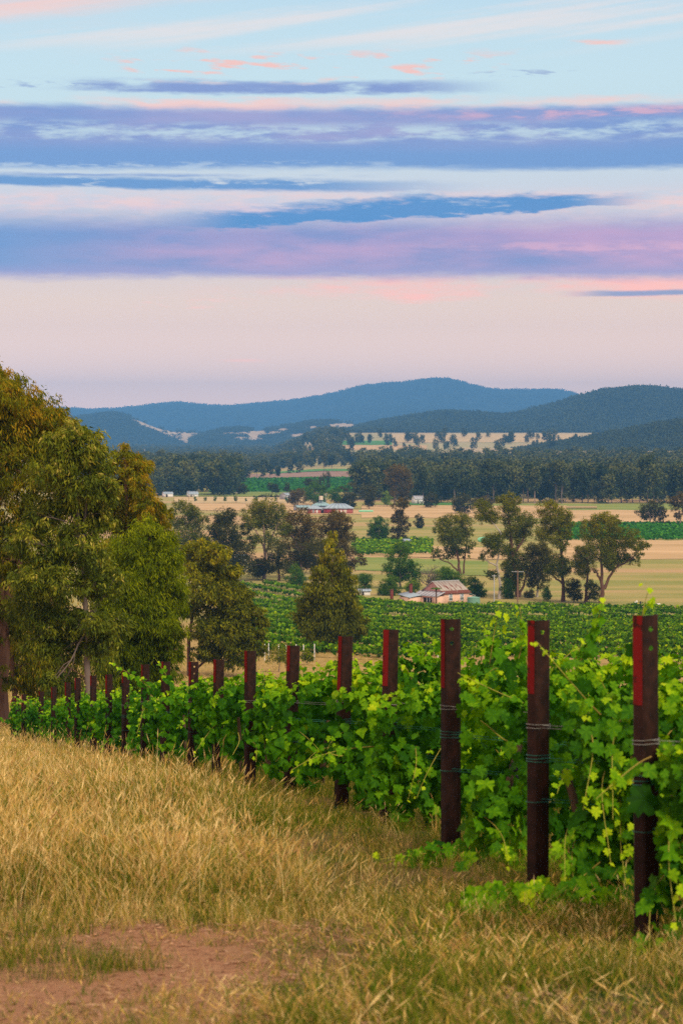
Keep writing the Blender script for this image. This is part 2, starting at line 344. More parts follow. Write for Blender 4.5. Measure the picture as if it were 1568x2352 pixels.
# paddocks: thin sheets on the valley floor
def streak(ca, cb, sx=.01, sy=.05):
    def f(T):
        x, y, z = T.sep(pos(T))
        return T.mix(T.mr(T.noise(T.xyz(T.m('MULTIPLY', x, sx), T.m('MULTIPLY', y, sy), 2.0), 1.0, 6, .62), .32, .68), ca, cb)
    return f
M['straw'] = material('straw', streak((.44, .31, .14), (.62, .44, .23)), .95, .05)
M['straw_pale'] = material('straw_pale', streak((.42, .34, .16), (.62, .47, .26), .01, .03), .95, .05)
M['soil'] = material('soil', streak((.26, .17, .12), (.36, .24, .17)), .95, .05)
M['green_paddock'] = material('green_paddock', streak((.17, .25, .05), (.28, .31, .08)), .95, .05)
M['crop'] = material('crop', streak((.06, .20, .04), (.11, .28, .06), .01, .03), .95, .05)
M['crop_dark'] = material('crop_dark', streak((.05, .13, .03), (.07, .18, .04)), .95, .05)
_lift = [0.10]
def field(name, mat, x0, x1, v0, v1, sk=0.0):
    """a paddock between the bearings x0..x1 and seen from height v0 (far edge) to v1 (near edge)"""
    _lift[0] += 0.012; Ys = np.linspace(ground_Y(v1), ground_Y(v0), 14); r = random.Random(int(x0 * 7 + v0))
    xs = np.linspace(x0, x1, 16); V = []
    for k, Y in enumerate(Ys):
        for j, x in enumerate(xs):
            YY = Y + sk * (x - x0) + (r.uniform(-1, 1) * Y * .004 if k in (0, 13) else 0)
            X = (x - CX) * YY / FPX; V.append((X, YY, float(hz(X, YY)) + _lift[0]))
    i = np.arange(13)[:, None] * 16 + np.arange(15)[None]
    q = Geo(); q.add(V, np.stack([i, i + 1, i + 17, i + 16], -1).reshape(-1, 4)); return kind(q.obj(name, mat), 'structure')
field('field', M['straw'], 1290, 1700, 1242, 1286); field('field', M['straw'], 1290, 1700, 1171, 1200)
field('field', M['green_paddock'], 960, 1700, 1158, 1172)
field('field', M['straw'], 830, 1300, 1162, 1190); field('field', M['straw'], 660, 900, 1172, 1182)
field('field', M['straw'], 880, 1180, 1252, 1278, -.1)
field('field', M['green_paddock'], 815, 1120, 1279, 1312, -.12)
field('field', M['straw_pale'], 400, 720, 1142, 1156); field('field', M['straw'], 420, 720, 1157, 1173)
field('field', M['green_paddock'], 380, 720, 1131, 1141)
field('field', M['crop'], 480, 830, 1098, 1130); field('field', M['soil'], 560, 830, 1083, 1097); field('field', M['crop'], 620, 830, 1077, 1082)
field('field', M['crop'], 940, 1040, 1155, 1160)
field('field', M['crop'], 770, 900, 1012, 1022); field('field', M['straw_pale'], 900, 1330, 993, 1016); field('field', M['straw'], 690, 980, 1023, 1034)

# ------------------------------------------------------------------ trees
LEAF_K = np.array([[0, 0], [.45, .5], [1, 0], [.45, -.5]])
def leaf_cards(g, rng, lobes, n, L, Wd, droop=.3, k=14, sig=.2, top_bias=.25, inner=.35, jit=.35, sigz=None):
    lobes = np.asarray(lobes, float); c, r = lobes[:, :3], lobes[:, 3:6]
    wgt = (r[:, 0] * r[:, 2] + r[:, 1] * r[:, 2]); wgt /= wgt.sum()
    nc = max(4, n // k); li = rng.choice(len(lobes), nc, p=wgt)
    d = norm(rng.normal(size=(nc, 3))); rr = inner + (1.04 - inner) * rng.random(nc) ** .55
    rr *= 1 + .16 * np.sin(d[:, 0] * 7 + li * 2.1) * np.cos(d[:, 2] * 6 + li)
    cc = c[li] + d * rr[:, None] * r[li]
    cv = rng.random(nc) * .62 + .12
    idx = rng.integers(0, nc, n); p = cc[idx] + rng.normal(size=(n, 3)) * np.array([sig, sig, sigz or sig]) * r[li[idx]]
    a = norm(np.array([0, 0, -1.0]) * droop + norm(rng.normal(size=(n, 3))) * (1 - droop) + d[idx] * .25)
    s = norm(np.cross(a, norm(rng.normal(size=(n, 3)))))
    ll = L * rng.uniform(.6, 1.3, n); ww = Wd * rng.uniform(.7, 1.3, n)
    q = p[:, None] + a[:, None] * (LEAF_K[None, :, :1] * ll[:, None, None]) + s[:, None] * (LEAF_K[None, :, 1:] * ww[:, None, None])
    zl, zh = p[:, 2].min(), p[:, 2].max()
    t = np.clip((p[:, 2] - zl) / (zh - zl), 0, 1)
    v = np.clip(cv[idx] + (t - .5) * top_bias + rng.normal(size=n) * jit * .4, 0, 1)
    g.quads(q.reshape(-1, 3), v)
def curve(p0, p1, rng, bend=.12, n=6, sag=0.0):
    p0, p1 = np.asarray(p0, float), np.asarray(p1, float); t = np.linspace(0, 1, n)[:, None]; L = np.linalg.norm(p1 - p0)
    o1, o2 = rng.normal(size=3) * L * bend, rng.normal(size=3) * L * bend * .6
    return p0 + (p1 - p0) * t + np.sin(t * PI) * o1 + np.sin(2 * t * PI) * o2 * .5 + np.array([0, 0, 1.0]) * np.sin(t * PI) * sag * L
def build_tree(root, rng, lobes, trunks, leaf, bark_mat, r0, n, L, Wd, droop=.3, k=14, sig=.2, inner=.35, top_bias=.25, twigs=3, limb_w=.4, sides=7, jit=.35, nmul=1.0, sigz=None):
    """crown and trunk as two parts of ROOT; lobes are ellipsoids, trunks polylines (x,y,z) in root space"""
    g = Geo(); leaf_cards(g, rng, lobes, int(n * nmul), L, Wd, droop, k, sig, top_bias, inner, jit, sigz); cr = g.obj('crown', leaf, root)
    b = Geo(); pts = []
    for ti, tr in enumerate(trunks):
        tr = np.asarray(tr, float); m = len(tr); f = r0 * (1 if ti == 0 else .62)
        s = np.linspace(0, 1, 10); ii = np.linspace(0, m - 1, 10)
        pp = np.stack([np.interp(ii, np.arange(m), tr[:, j]) for j in range(3)], -1)
        pp[1:-1] += rng.normal(size=(8, 3)) * f * .25
        rad = f * (1 - .72 * s); rad[0] *= 1.35
        b.tube(pp, rad, sides); pts += [(pp[q], rad[q]) for q in range(3, 10)]
    P_ = np.array([p for p, _ in pts]); R_ = np.array([r for _, r in pts])
    for lo in lobes:
        c = np.array(lo[:3]); below = np.where(P_[:, 2] < c[2] + .2 * lo[5], 0, 1e3)
        j = int(np.argmin(np.linalg.norm(P_ - c, axis=1) + below))
        rl = max(R_[j] * limb_w, r0 * .10)
        cv = curve(P_[j], c, rng, .08, 7, .06); b.tube(cv, np.linspace(rl, rl * .35, 7), max(4, sides - 2), cap=False)
        for _ in range(twigs):
            d = norm(rng.normal(size=3)); d[2] = abs(d[2]) * .8 - .1; e = c + d * np.array(lo[3:6]) * .9
            b.tube(curve(cv[rng.integers(3, 7)], e, rng, .1, 5), np.linspace(rl * .45, rl * .08, 5), 4, cap=False)
    tk = b.obj('trunk', bark_mat, root, smooth=True)
    return cr, tk
def px_tree(name, label, Y, base, trunks, lobes, leaf, bk, r0, n, L, Wd, seed, cat='tree', group=None, extra=True, depth=.8, flat=.85, **kw):
    """a tree standing on the ground at distance Y; shape given as bearings and heights, depth worked out from the crown's width"""
    rng = np.random.default_rng(seed); s = Y / FPX
    gx, gyy, gz = on_ground(base[0], Y)
    root = thing(name, label, cat, (gx, Y, gz), 0, group)
    loc = lambda x, v, dy=0.0: np.array([(x - CX) * s - gx, dy, -(v - HV) * s - gz])
    xs = [l[0] for l in lobes]; cw = (max(xs) - min(xs)) * s * .5 + np.mean([l[2] for l in lobes]) * s * .4
    mid = (max(xs) + min(xs)) / 2; LB = []
    for q, l in enumerate(lobes):
        off = abs(l[0] - mid) * s; room = math.sqrt(max(cw * cw - off * off, .05)) * depth
        dy = rng.uniform(-1, .55) * room * .7; r = l[2] * s
        LB.append((*loc(l[0], l[1], dy), r, r, r * (l[3] if len(l) > 3 else flat)))
        if extra and rng.random() < .55:
            e = loc(l[0] * .7 + mid * .3, l[1] + rng.uniform(-.2, .6) * l[2], room * .8); LB.append((*e, r * .9, r * .9, r * flat))
    TR = []
    for t in trunks:
        nn = len(t); TR.append([loc(px, pv, 0) for px, pv in t])
    TR[0][0][2] = -.3
    build_tree(root, rng, LB, TR, M[leaf], M[bk], r0, n, L, Wd, **kw)
    return root

# --- the stand of trees on the left, beyond the end of the vine rows
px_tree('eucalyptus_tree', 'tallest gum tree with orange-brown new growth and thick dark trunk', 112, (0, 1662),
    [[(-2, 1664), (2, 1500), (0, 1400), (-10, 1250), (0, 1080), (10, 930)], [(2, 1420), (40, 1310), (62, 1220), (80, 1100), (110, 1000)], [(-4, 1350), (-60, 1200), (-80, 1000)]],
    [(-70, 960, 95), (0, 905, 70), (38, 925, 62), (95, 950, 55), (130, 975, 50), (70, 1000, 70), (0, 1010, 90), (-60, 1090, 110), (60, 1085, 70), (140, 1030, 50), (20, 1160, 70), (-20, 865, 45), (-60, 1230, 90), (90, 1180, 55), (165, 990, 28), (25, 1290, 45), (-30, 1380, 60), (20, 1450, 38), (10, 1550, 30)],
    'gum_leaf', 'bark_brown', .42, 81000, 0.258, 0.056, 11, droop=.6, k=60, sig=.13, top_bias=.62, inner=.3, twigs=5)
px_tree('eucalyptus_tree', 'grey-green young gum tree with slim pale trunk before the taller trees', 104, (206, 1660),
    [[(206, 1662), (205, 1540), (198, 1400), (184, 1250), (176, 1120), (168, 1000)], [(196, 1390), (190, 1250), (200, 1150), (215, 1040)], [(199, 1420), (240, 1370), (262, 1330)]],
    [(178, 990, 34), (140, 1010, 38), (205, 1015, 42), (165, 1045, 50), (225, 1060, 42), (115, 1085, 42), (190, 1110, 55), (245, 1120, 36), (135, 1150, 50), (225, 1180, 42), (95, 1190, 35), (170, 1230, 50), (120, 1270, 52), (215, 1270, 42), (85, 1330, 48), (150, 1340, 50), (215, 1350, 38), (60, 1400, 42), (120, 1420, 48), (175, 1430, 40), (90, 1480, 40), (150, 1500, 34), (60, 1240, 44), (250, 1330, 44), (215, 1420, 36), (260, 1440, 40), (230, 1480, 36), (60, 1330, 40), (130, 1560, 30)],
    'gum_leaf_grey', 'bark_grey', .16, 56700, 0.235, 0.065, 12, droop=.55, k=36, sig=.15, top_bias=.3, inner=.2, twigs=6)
px_tree('eucalyptus_tree', 'dark olive gum tree with rounded shoulders behind the bright weeping tree', 140, (300, 1640),
    [[(300, 1645), (300, 1500), (296, 1350), (290, 1200), (288, 1070)], [(298, 1400), (340, 1270), (372, 1190)]],
    [(285, 1050, 34), (310, 1075, 34), (270, 1100, 45), (325, 1115, 32), (300, 1140, 48), (345, 1165, 34), (378, 1190, 26), (262, 1180, 55), (330, 1210, 45), (250, 1270, 55), (392, 1175, 14), (365, 1230, 34), (290, 1290, 50), (240, 1340, 50), (230, 1430, 50), (250, 1520, 46), (300, 1400, 46)],
    'gum_leaf', 'bark_brown', .26, 45900, 0.280, 0.067, 13, droop=.6, k=50, sig=.14, top_bias=.4, inner=.3, twigs=4)
px_tree('weeping_tree', 'bright green weeping tree with long hanging sprays of narrow leaves', 124, (335, 1650),
    [[(335, 1655), (338, 1540), (330, 1430), (335, 1330), (345, 1230)], [(334, 1450), (380, 1370), (400, 1320)], [(333, 1440), (280, 1360), (262, 1300)]],
    [(330, 1222, 34), (365, 1245, 40), (300, 1265, 48), (385, 1290, 36), (345, 1310, 58), (405, 1345, 28), (285, 1345, 52), (375, 1375, 48), (410, 1400, 24), (320, 1400, 56), (262, 1420, 48), (390, 1440, 36), (340, 1475, 52), (280, 1490, 50), (395, 1495, 28), (240, 1500, 38), (330, 1545, 50), (395, 1540, 26), (270, 1570, 40)],
    'gum_leaf_green', 'bark_brown', .22, 88000, 0.27, 0.048, 14, droop=.62, k=46, sig=.15, sigz=.17, top_bias=.35, inner=.35, flat=.9, twigs=4)
px_tree('eucalyptus_tree', 'bushy olive gum tree with low crooked branch near the yellow grass', 252, (436, 1553),
    [[(436, 1556), (432, 1490), (440, 1420), (462, 1350), (480, 1290)], [(434, 1470), (490, 1425), (560, 1400)], [(436, 1548), (480, 1512), (520, 1488), (548, 1470)]],
    [(430, 1268, 24), (462, 1258, 24), (500, 1268, 28), (445, 1300, 32), (490, 1310, 36), (528, 1315, 26), (470, 1350, 38), (520, 1362, 36), (556, 1365, 26), (440, 1390, 26), (500, 1405, 40), (548, 1408, 34), (585, 1405, 24), (600, 1428, 16), (470, 1445, 30), (530, 1455, 40), (582, 1458, 28), (490, 1490, 30), (548, 1500, 34), (452, 1500, 16), (590, 1495, 18)],
    'gum_leaf_brown', 'bark_brown', .24, 40500, 0.426, 0.146, 15, droop=.55, k=30, sig=.15, top_bias=.4, inner=.25, twigs=4)
px_tree('eucalyptus_tree', 'cone-shaped young gum tree with reddish trunk standing alone in the grass', 322, (760, 1498),
    [[(760, 1500), (762, 1420), (764, 1330), (764, 1235)], [(762, 1450), (810, 1435), (835, 1430)], [(762, 1400), (720, 1390), (700, 1400)]],
    [(764, 1232, 9, 1.6), (758, 1255, 14, 1.2), (772, 1262, 12), (748, 1285, 20), (780, 1290, 20), (735, 1315, 22), (770, 1320, 28), (800, 1325, 18), (722, 1350, 26), (760, 1355, 34), (800, 1358, 24), (708, 1385, 26), (745, 1390, 34), (790, 1392, 32), (818, 1395, 16), (695, 1412, 24), (735, 1422, 32), (785, 1425, 36), (820, 1425, 22), (838, 1442, 14), (715, 1440, 26), (760, 1450, 34), (805, 1448, 26), (745, 1470, 24), (790, 1468, 20)],
    'gum_leaf_brown', 'bark_pale', .16, 40500, 0.470, 0.146, 16, droop=.72, k=30, sig=.21, top_bias=.5, inner=.1, twigs=3)
# slim stems standing in the shade of the stand
for q, (lab, Y, bx, tr, lob) in enumerate([
    ('slim dark tree stem with hanging bark strips beside the thick trunk', 116, 34, [(34, 1670), (30, 1520), (44, 1380), (30, 1240)], [(30, 1300, 40), (60, 1360, 44), (20, 1420, 40), (55, 1470, 44), (95, 1540, 40), (40, 1560, 34)]),
    ('leaning thin tree with pale bark patch behind the vine shoots', 118, 160, [(160, 1670), (150, 1560), (128, 1460), (112, 1350), (118, 1250)], [(112, 1300, 44), (85, 1400, 44), (140, 1450, 48), (105, 1520, 44), (170, 1560, 44), (60, 1520, 40), (130, 1600, 40), (225, 1520, 44), (235, 1590, 44)]),
    ('dark slender tree between two larger trunks in shade', 121, 72, [(72, 1675), (75, 1560), (68, 1440), (84, 1300)], [(80, 1330, 44), (110, 1380, 36), (60, 1450, 36), (10, 1500, 36), (95, 1590, 34), (190, 1610, 40), (280, 1620, 40)])]):
    px_tree('eucalyptus_tree', lab, Y, (bx, 1670), [tr], lob, 'gum_leaf_grey' if q == 1 else 'gum_leaf', 'bark_brown', .15, 12000, .24, .055, 30 + q, droop=.75, k=20, sig=.22, top_bias=.1, inner=.3, twigs=4)

# --- trees of the middle distance, each with its own outline
mid = [
 # label, base(x), v of base, trunks, lobes, leaf, bark, r0, n
 ('grey-green gum clump with open crown left of the dark gum grove', 430, 1335, [[(430, 1340), (432, 1260), (425, 1190)], [(430, 1300), (455, 1220), (462, 1190)]], [(415, 1162, 18), (440, 1168, 18), (405, 1195, 22), (440, 1200, 24), (464, 1190, 14), (420, 1235, 28), (455, 1240, 24), (430, 1275, 28), (470, 1278, 16), (400, 1260, 24)], 'tree_olive', 'bark_grey', .4, 5200),
 ('dark gum with spreading ragged crown at left edge of the grove', 520, 1334, [[(520, 1336), (522, 1270), (518, 1210)], [(521, 1290), (500, 1230), (490, 1215)]], [(505, 1188, 20), (530, 1182, 16), (492, 1215, 22), (525, 1215, 26), (540, 1240, 24), (500, 1250, 26), (520, 1285, 30), (490, 1290, 20), (545, 1290, 26)], 'tree_dark', 'bark_brown', .45, 5600),
 ('tall gum with pale forked trunk and domed crown in the grove', 606, 1332, [[(606, 1334), (609, 1280), (606, 1225), (604, 1180)], [(608, 1262), (590, 1222), (570, 1198)], [(609, 1270), (628, 1225), (640, 1200)]], [(565, 1180, 17), (590, 1166, 22), (618, 1162, 22), (642, 1175, 18), (575, 1200, 18), (605, 1188, 24), (640, 1200, 22), (655, 1215, 16), (562, 1215, 14), (620, 1235, 20), (585, 1240, 18)], 'tree_olive', 'bark_pale', .55, 5200),
 ('russet gum with reddish branches right of the pale forked gum', 690, 1330, [[(690, 1334), (692, 1270), (688, 1210)], [(691, 1280), (675, 1235), (660, 1215)], [(691, 1275), (708, 1230), (715, 1215)]], [(668, 1190, 20), (695, 1184, 20), (715, 1200, 17), (655, 1215, 20), (688, 1215, 24), (716, 1228, 16), (660, 1250, 24), (698, 1252, 26), (675, 1288, 28), (710, 1290, 24)], 'tree_brown', 'bark_pale', .45, 5600),
 ('round dark-brown gum crown at right edge of the grove', 765, 1322, [[(765, 1326), (768, 1260), (766, 1210)], [(766, 1270), (790, 1230), (800, 1215)]], [(745, 1195, 20), (772, 1190, 20), (797, 1200, 17), (735, 1220, 20), (768, 1218, 24), (800, 1228, 18), (745, 1255, 24), (785, 1258, 24), (815, 1278, 18), (765, 1290, 26), (830, 1290, 12), (800, 1300, 18)], 'tree_brown', 'bark_brown', .5, 6000),
 ('dense dark gum filling the gap below the pale trunk', 640, 1334, [[(640, 1336), (640, 1290), (642, 1255)]], [(560, 1265, 26), (570, 1300, 24), (640, 1262, 26), (625, 1295, 26), (655, 1300, 24), (590, 1310, 20), (730, 1262, 28), (735, 1300, 22)], 'tree_dark', 'bark_brown', .4, 5200),
 ('blue-green rounded shrub at the foot of the gum grove', 680, 1348, [[(680, 1352), (680, 1330), (680, 1312)]], [(680, 1312, 16), (672, 1330, 15), (690, 1330, 15), (680, 1342, 16)], 'tree_green', 'bark_brown', .15, 1800),
 ('dense green gum with pointed top near the small white shed', 920, 1352, [[(920, 1356), (918, 1310), (920, 1265)]], [(915, 1255, 14), (930, 1268, 14), (905, 1280, 18), (928, 1290, 20), (948, 1302, 16), (892, 1308, 18), (918, 1318, 22), (945, 1325, 18), (955, 1318, 12)], 'tree_green', 'bark_grey', .35, 3600),
 ('dark glossy round tree beside the pale round bush', 895, 1368, [[(895, 1372), (895, 1350), (894, 1335)]], [(885, 1340, 15), (903, 1336, 15), (893, 1355, 18), (912, 1355, 12), (876, 1358, 12)], 'tree_green', 'bark_brown', .2, 2200),
 ('pale lime round bush left of the pink house', 947, 1364, [[(947, 1368), (947, 1352), (947, 1344)]], [(945, 1342, 12), (957, 1345, 10), (936, 1348, 10), (948, 1354, 12)], 'tree_bright', 'bark_brown', .15, 1500),
 ('dark bush in front of the low annex of the pink house', 937, 1376, [[(937, 1380), (937, 1370), (937, 1364)]], [(935, 1364, 9), (945, 1366, 8), (926, 1368, 8)], 'tree_dark', 'bark_brown', .12, 900),
 ('green bush right of the white shed roof', 838, 1352, [[(838, 1356), (838, 1340), (838, 1328)]], [(832, 1328, 13), (845, 1330, 13), (838, 1342, 16)], 'tree_green', 'bark_brown', .15, 1500),
 ('spreading dark green tree behind the rusty roof', 1022, 1352, [[(1022, 1356), (1022, 1340), (1022, 1328)]], [(1005, 1324, 17), (1025, 1318, 17), (1046, 1326, 16), (1058, 1336, 12), (1000, 1338, 16), (1030, 1338, 18)], 'tree_green', 'bark_brown', .3, 2800),
 ('dark rounded tree at the right end of the pink house', 1092, 1372, [[(1092, 1376), (1092, 1356), (1090, 1340)]], [(1080, 1335, 13), (1094, 1342, 15), (1084, 1356, 16), (1102, 1358, 14), (1112, 1364, 9)], 'tree_green', 'bark_brown', .25, 2400),
 ('twin-trunked gum with low bare limb above the dark garden trees', 1052, 1320, [[(1056, 1322), (1054, 1290), (1046, 1250), (1040, 1215)], [(1064, 1322), (1066, 1285), (1072, 1245), (1070, 1215)], [(1052, 1312), (1035, 1296), (1012, 1284), (1000, 1272)]], [(1012, 1200, 16), (1030, 1194, 16), (1055, 1190, 16), (1075, 1196, 14), (1004, 1215, 14), (1030, 1215, 22), (1062, 1214, 20), (1080, 1222, 12), (1025, 1238, 20), (1055, 1240, 22), (1078, 1250, 12), (1040, 1262, 18), (1070, 1268, 12), (1003, 1268, 12), (1000, 1280, 9), (1020, 1275, 8)], 'tree_olive', 'bark_brown', .5, 5600),
 ('tall open gum with dead white trunk near the power pole', 1146, 1376, [[(1146, 1378), (1148, 1340), (1140, 1300), (1146, 1265), (1136, 1240)], [(1142, 1300), (1120, 1290), (1112, 1285)], [(1145, 1268), (1150, 1225), (1135, 1205), (1120, 1190)]], [(1102, 1160, 15), (1120, 1168, 20), (1100, 1184, 15), (1130, 1186, 18), (1125, 1240, 20), (1142, 1238, 18), (1152, 1262, 18), (1112, 1270, 12), (1130, 1262, 14), (1106, 1284, 9), (1130, 1318, 12), (1116, 1312, 7)], 'tree_olive', 'bark_white', .42, 4600),
 ('highest gum of the tall clump with flat leafy top', 1190, 1372, [[(1190, 1374), (1184, 1320), (1174, 1260), (1168, 1200), (1165, 1160)], [(1176, 1280), (1200, 1240), (1206, 1210)], [(1192, 1368), (1206, 1330), (1212, 1300)]], [(1150, 1146, 13), (1170, 1142, 15), (1185, 1150, 11), (1160, 1165, 16), (1178, 1172, 16), (1164, 1190, 18), (1175, 1212, 18), (1160, 1230, 14), (1190, 1196, 18), (1210, 1186, 17), (1222, 1200, 16), (1204, 1218, 20), (1190, 1240, 18), (1168, 1262, 16), (1185, 1282, 22), (1168, 1302, 22), (1195, 1310, 22), (1180, 1330, 18), (1160, 1325, 14)], 'tree_olive', 'bark_brown', .62, 8200),
 ('grey-green gum with thin white branches behind the power pole', 1232, 1372, [[(1232, 1374), (1234, 1330), (1226, 1290), (1230, 1260)], [(1233, 1335), (1246, 1310), (1240, 1280)]], [(1220, 1262, 18), (1240, 1258, 18), (1255, 1275, 18), (1215, 1285, 20), (1240, 1290, 22), (1262, 1298, 16), (1225, 1312, 20), (1250, 1318, 20), (1240, 1340, 16), (1215, 1335, 14)], 'tree_dark', 'bark_white', .3, 4600),
 ('broad layered gum with straight dark trunk in the tall clump', 1292, 1382, [[(1292, 1386), (1291, 1335), (1290, 1280), (1284, 1230), (1275, 1190)], [(1290, 1340), (1272, 1325), (1262, 1318)], [(1288, 1270), (1306, 1235), (1310, 1215)]], [(1245, 1164, 15), (1262, 1160, 16), (1278, 1170, 15), (1250, 1184, 18), (1275, 1190, 18), (1298, 1184, 17), (1308, 1202, 14), (1285, 1210, 20), (1260, 1214, 20), (1240, 1226, 18), (1300, 1228, 14), (1275, 1240, 20), (1292, 1255, 14), (1275, 1285, 18), (1298, 1290, 17), (1285, 1312, 18), (1265, 1308, 14), (1300, 1310, 12)], 'tree_olive', 'bark_brown', .5, 8200),
 ('small grey-leaved tree under the broad layered gum', 1317, 1384, [[(1317, 1386), (1317, 1365), (1316, 1345)]], [(1310, 1338, 13), (1324, 1342, 12), (1304, 1356, 13), (1322, 1360, 14), (1332, 1368, 9), (1312, 1370, 10)], 'tree_dark', 'bark_grey', .15, 1900),
 ('leaning gum with dark bent trunk beside the great golden gum', 1344, 1384, [[(1344, 1388), (1346, 1340), (1350, 1300), (1340, 1270)], [(1345, 1378), (1356, 1362), (1364, 1350)]], [(1330, 1268, 16), (1350, 1262, 16), (1328, 1290, 18), (1350, 1288, 20), (1335, 1310, 16), (1358, 1308, 12), (1356, 1345, 13), (1370, 1352, 12), (1362, 1366, 13), (1376, 1366, 9)], 'tree_olive', 'bark_brown', .42, 4200),
 ('great golden-green gum with forked trunk and long right arm', 1380, 1388, [[(1380, 1392), (1383, 1360), (1380, 1330), (1379, 1290), (1380, 1250)], [(1386, 1352), (1398, 1326), (1414, 1304), (1440, 1290), (1462, 1270)], [(1381, 1335), (1368, 1316), (1358, 1305)]], [(1345, 1204, 17), (1365, 1194, 17), (1388, 1190, 17), (1408, 1196, 15), (1350, 1228, 19), (1378, 1220, 21), (1408, 1220, 19), (1432, 1226, 17), (1452, 1228, 15), (1362, 1250, 21), (1395, 1250, 24), (1428, 1252, 22), (1455, 1250, 16), (1472, 1250, 14), (1486, 1254, 10), (1390, 1278, 20), (1420, 1280, 20), (1448, 1284, 15), (1464, 1276, 12), (1462, 1292, 9), (1400, 1300, 14), (1360, 1276, 16)], 'tree_olive', 'bark_brown', .62, 9000),
 ('narrow green column-shaped shrub by the fence line', 1255, 1382, [[(1255, 1384), (1255, 1370), (1255, 1360)]], [(1255, 1354, 7, 1.3), (1251, 1364, 8, 1.2), (1259, 1366, 8, 1.2), (1255, 1374, 9)], 'tree_green', 'bark_brown', .1, 1100),
 ('dark conical bush left of the power pole', 1166, 1376, [[(1166, 1378), (1166, 1360), (1166, 1350)]], [(1166, 1340, 11, 1.2), (1158, 1354, 12), (1174, 1354, 12), (1166, 1366, 15)], 'tree_green', 'bark_brown', .15, 1900),
 ('low dark bush at the foot of the thick trunks', 1214, 1374, [[(1214, 1378), (1214, 1370), (1214, 1364)]], [(1208, 1364, 8), (1220, 1362, 9), (1214, 1370, 9)], 'tree_dark', 'bark_brown', .1, 800),
 ('round bright green pine standing alone by the small vineyard', 870, 1246, [[(870, 1248), (870, 1230), (870, 1205)]], [(868, 1194, 11), (858, 1206, 13), (880, 1202, 13), (852, 1222, 11), (868, 1218, 16), (886, 1220, 12), (862, 1236, 12), (880, 1236, 12)], 'tree_green', 'bark_brown', .35, 2600),
 ('thin ragged brown-topped gum right of the green pine', 913, 1246, [[(913, 1248), (914, 1215), (916, 1180), (920, 1165)], [(901, 1246), (900, 1230), (899, 1215)]], [(920, 1154, 14), (908, 1160, 10), (932, 1158, 9), (918, 1180, 12), (906, 1192, 12), (925, 1196, 13), (914, 1212, 13), (928, 1216, 11), (912, 1232, 11), (926, 1234, 9), (898, 1218, 7), (938, 1206, 5)], 'tree_brown', 'bark_grey', .3, 2700),
 ('small lone tree with thin trunk in the yellow paddock', 962, 1214, [[(962, 1216), (962, 1204), (962, 1194)]], [(960, 1188, 8), (968, 1194, 7), (956, 1198, 8), (966, 1204, 9), (958, 1206, 7)], 'tree_dark', 'bark_brown', .2, 900),
 ('rounded shrub next to the small grey hut', 945, 1246, [[(945, 1248), (945, 1243), (945, 1240)]], [(938, 1243, 6), (948, 1240, 6), (956, 1243, 6)], 'tree_green', 'bark_brown', .12, 500),
 ('big dark domed tree beyond the mown straw paddock', 1058, 1180, [[(1058, 1182), (1058, 1165), (1058, 1150)]], [(1048, 1150, 12), (1064, 1145, 14), (1078, 1153, 10), (1044, 1166, 9), (1060, 1164, 14), (1078, 1166, 10)], 'tree_dark', 'bark_brown', .6, 1900),
 ('wide russet tree behind the tall gum clump', 1108, 1178, [[(1108, 1180), (1108, 1165), (1108, 1152)]], [(1092, 1154, 10), (1108, 1148, 12), (1124, 1154, 10), (1110, 1164, 12)], 'tree_brown', 'bark_brown', .5, 1300),
 ('dark rounded tree in front of the hidden cottage', 988, 1166, [[(988, 1168), (988, 1156), (988, 1146)]], [(980, 1146, 10), (993, 1140, 9), (1000, 1152, 10), (984, 1158, 10), (974, 1154, 8)], 'tree_dark', 'bark_brown', .5, 1400),
 ('dark wide-topped gum pair in the straw paddock', 1492, 1208, [[(1492, 1210), (1492, 1190), (1486, 1170)], [(1514, 1210), (1514, 1185), (1514, 1160)]], [(1466, 1178, 11), (1480, 1168, 14), (1496, 1160, 13), (1512, 1158, 11), (1500, 1176, 13), (1520, 1172, 10), (1478, 1184, 10), (1524, 1182, 8), (1512, 1192, 9)], 'tree_dark', 'bark_grey', .5, 2600),
 ('tall reddish gum with bare lower limbs east of the gum pair', 1562, 1210, [[(1562, 1212), (1560, 1185), (1556, 1160)], [(1560, 1185), (1580, 1160)]], [(1540, 1150, 12), (1556, 1140, 13), (1575, 1148, 16), (1548, 1166, 12), (1566, 1166, 14), (1590, 1165, 16), (1554, 1182, 9)], 'tree_brown', 'bark_pale', .5, 2400),
 ('small dark bush behind the vineyard stakes', 1536, 1207, [[(1536, 1210), (1536, 1204), (1536, 1200)]], [(1534, 1200, 5), (1540, 1204, 5)], 'tree_dark', 'bark_brown', .1, 300),
 ('bright green round tree behind the brick farmhouse', 722, 1160, [[(722, 1162), (722, 1140), (722, 1125)]], [(705, 1128, 13), (722, 1118, 14), (740, 1124, 13), (752, 1134, 12), (718, 1138, 16), (738, 1144, 13)], 'tree_green', 'bark_brown', .5, 2300),
 ('cluster of dark pointed poplars above the farmhouse', 744, 1130, [[(744, 1132), (744, 1115), (744, 1100)]], [(736, 1102, 5, 2.2), (744, 1096, 5, 2.4), (753, 1098, 6, 2.6), (728, 1108, 9), (706, 1108, 10), (716, 1104, 9), (754, 1115, 6, 1.6)], 'tree_dark', 'bark_brown', .4, 1700),
 ('dark spreading tree over the grey shed by the farmhouse', 684, 1164, [[(684, 1166), (684, 1150), (684, 1140)]], [(676, 1135, 11), (690, 1130, 11), (670, 1148, 10), (692, 1146, 12), (680, 1152, 11)], 'tree_brown', 'bark_brown', .4, 1500),
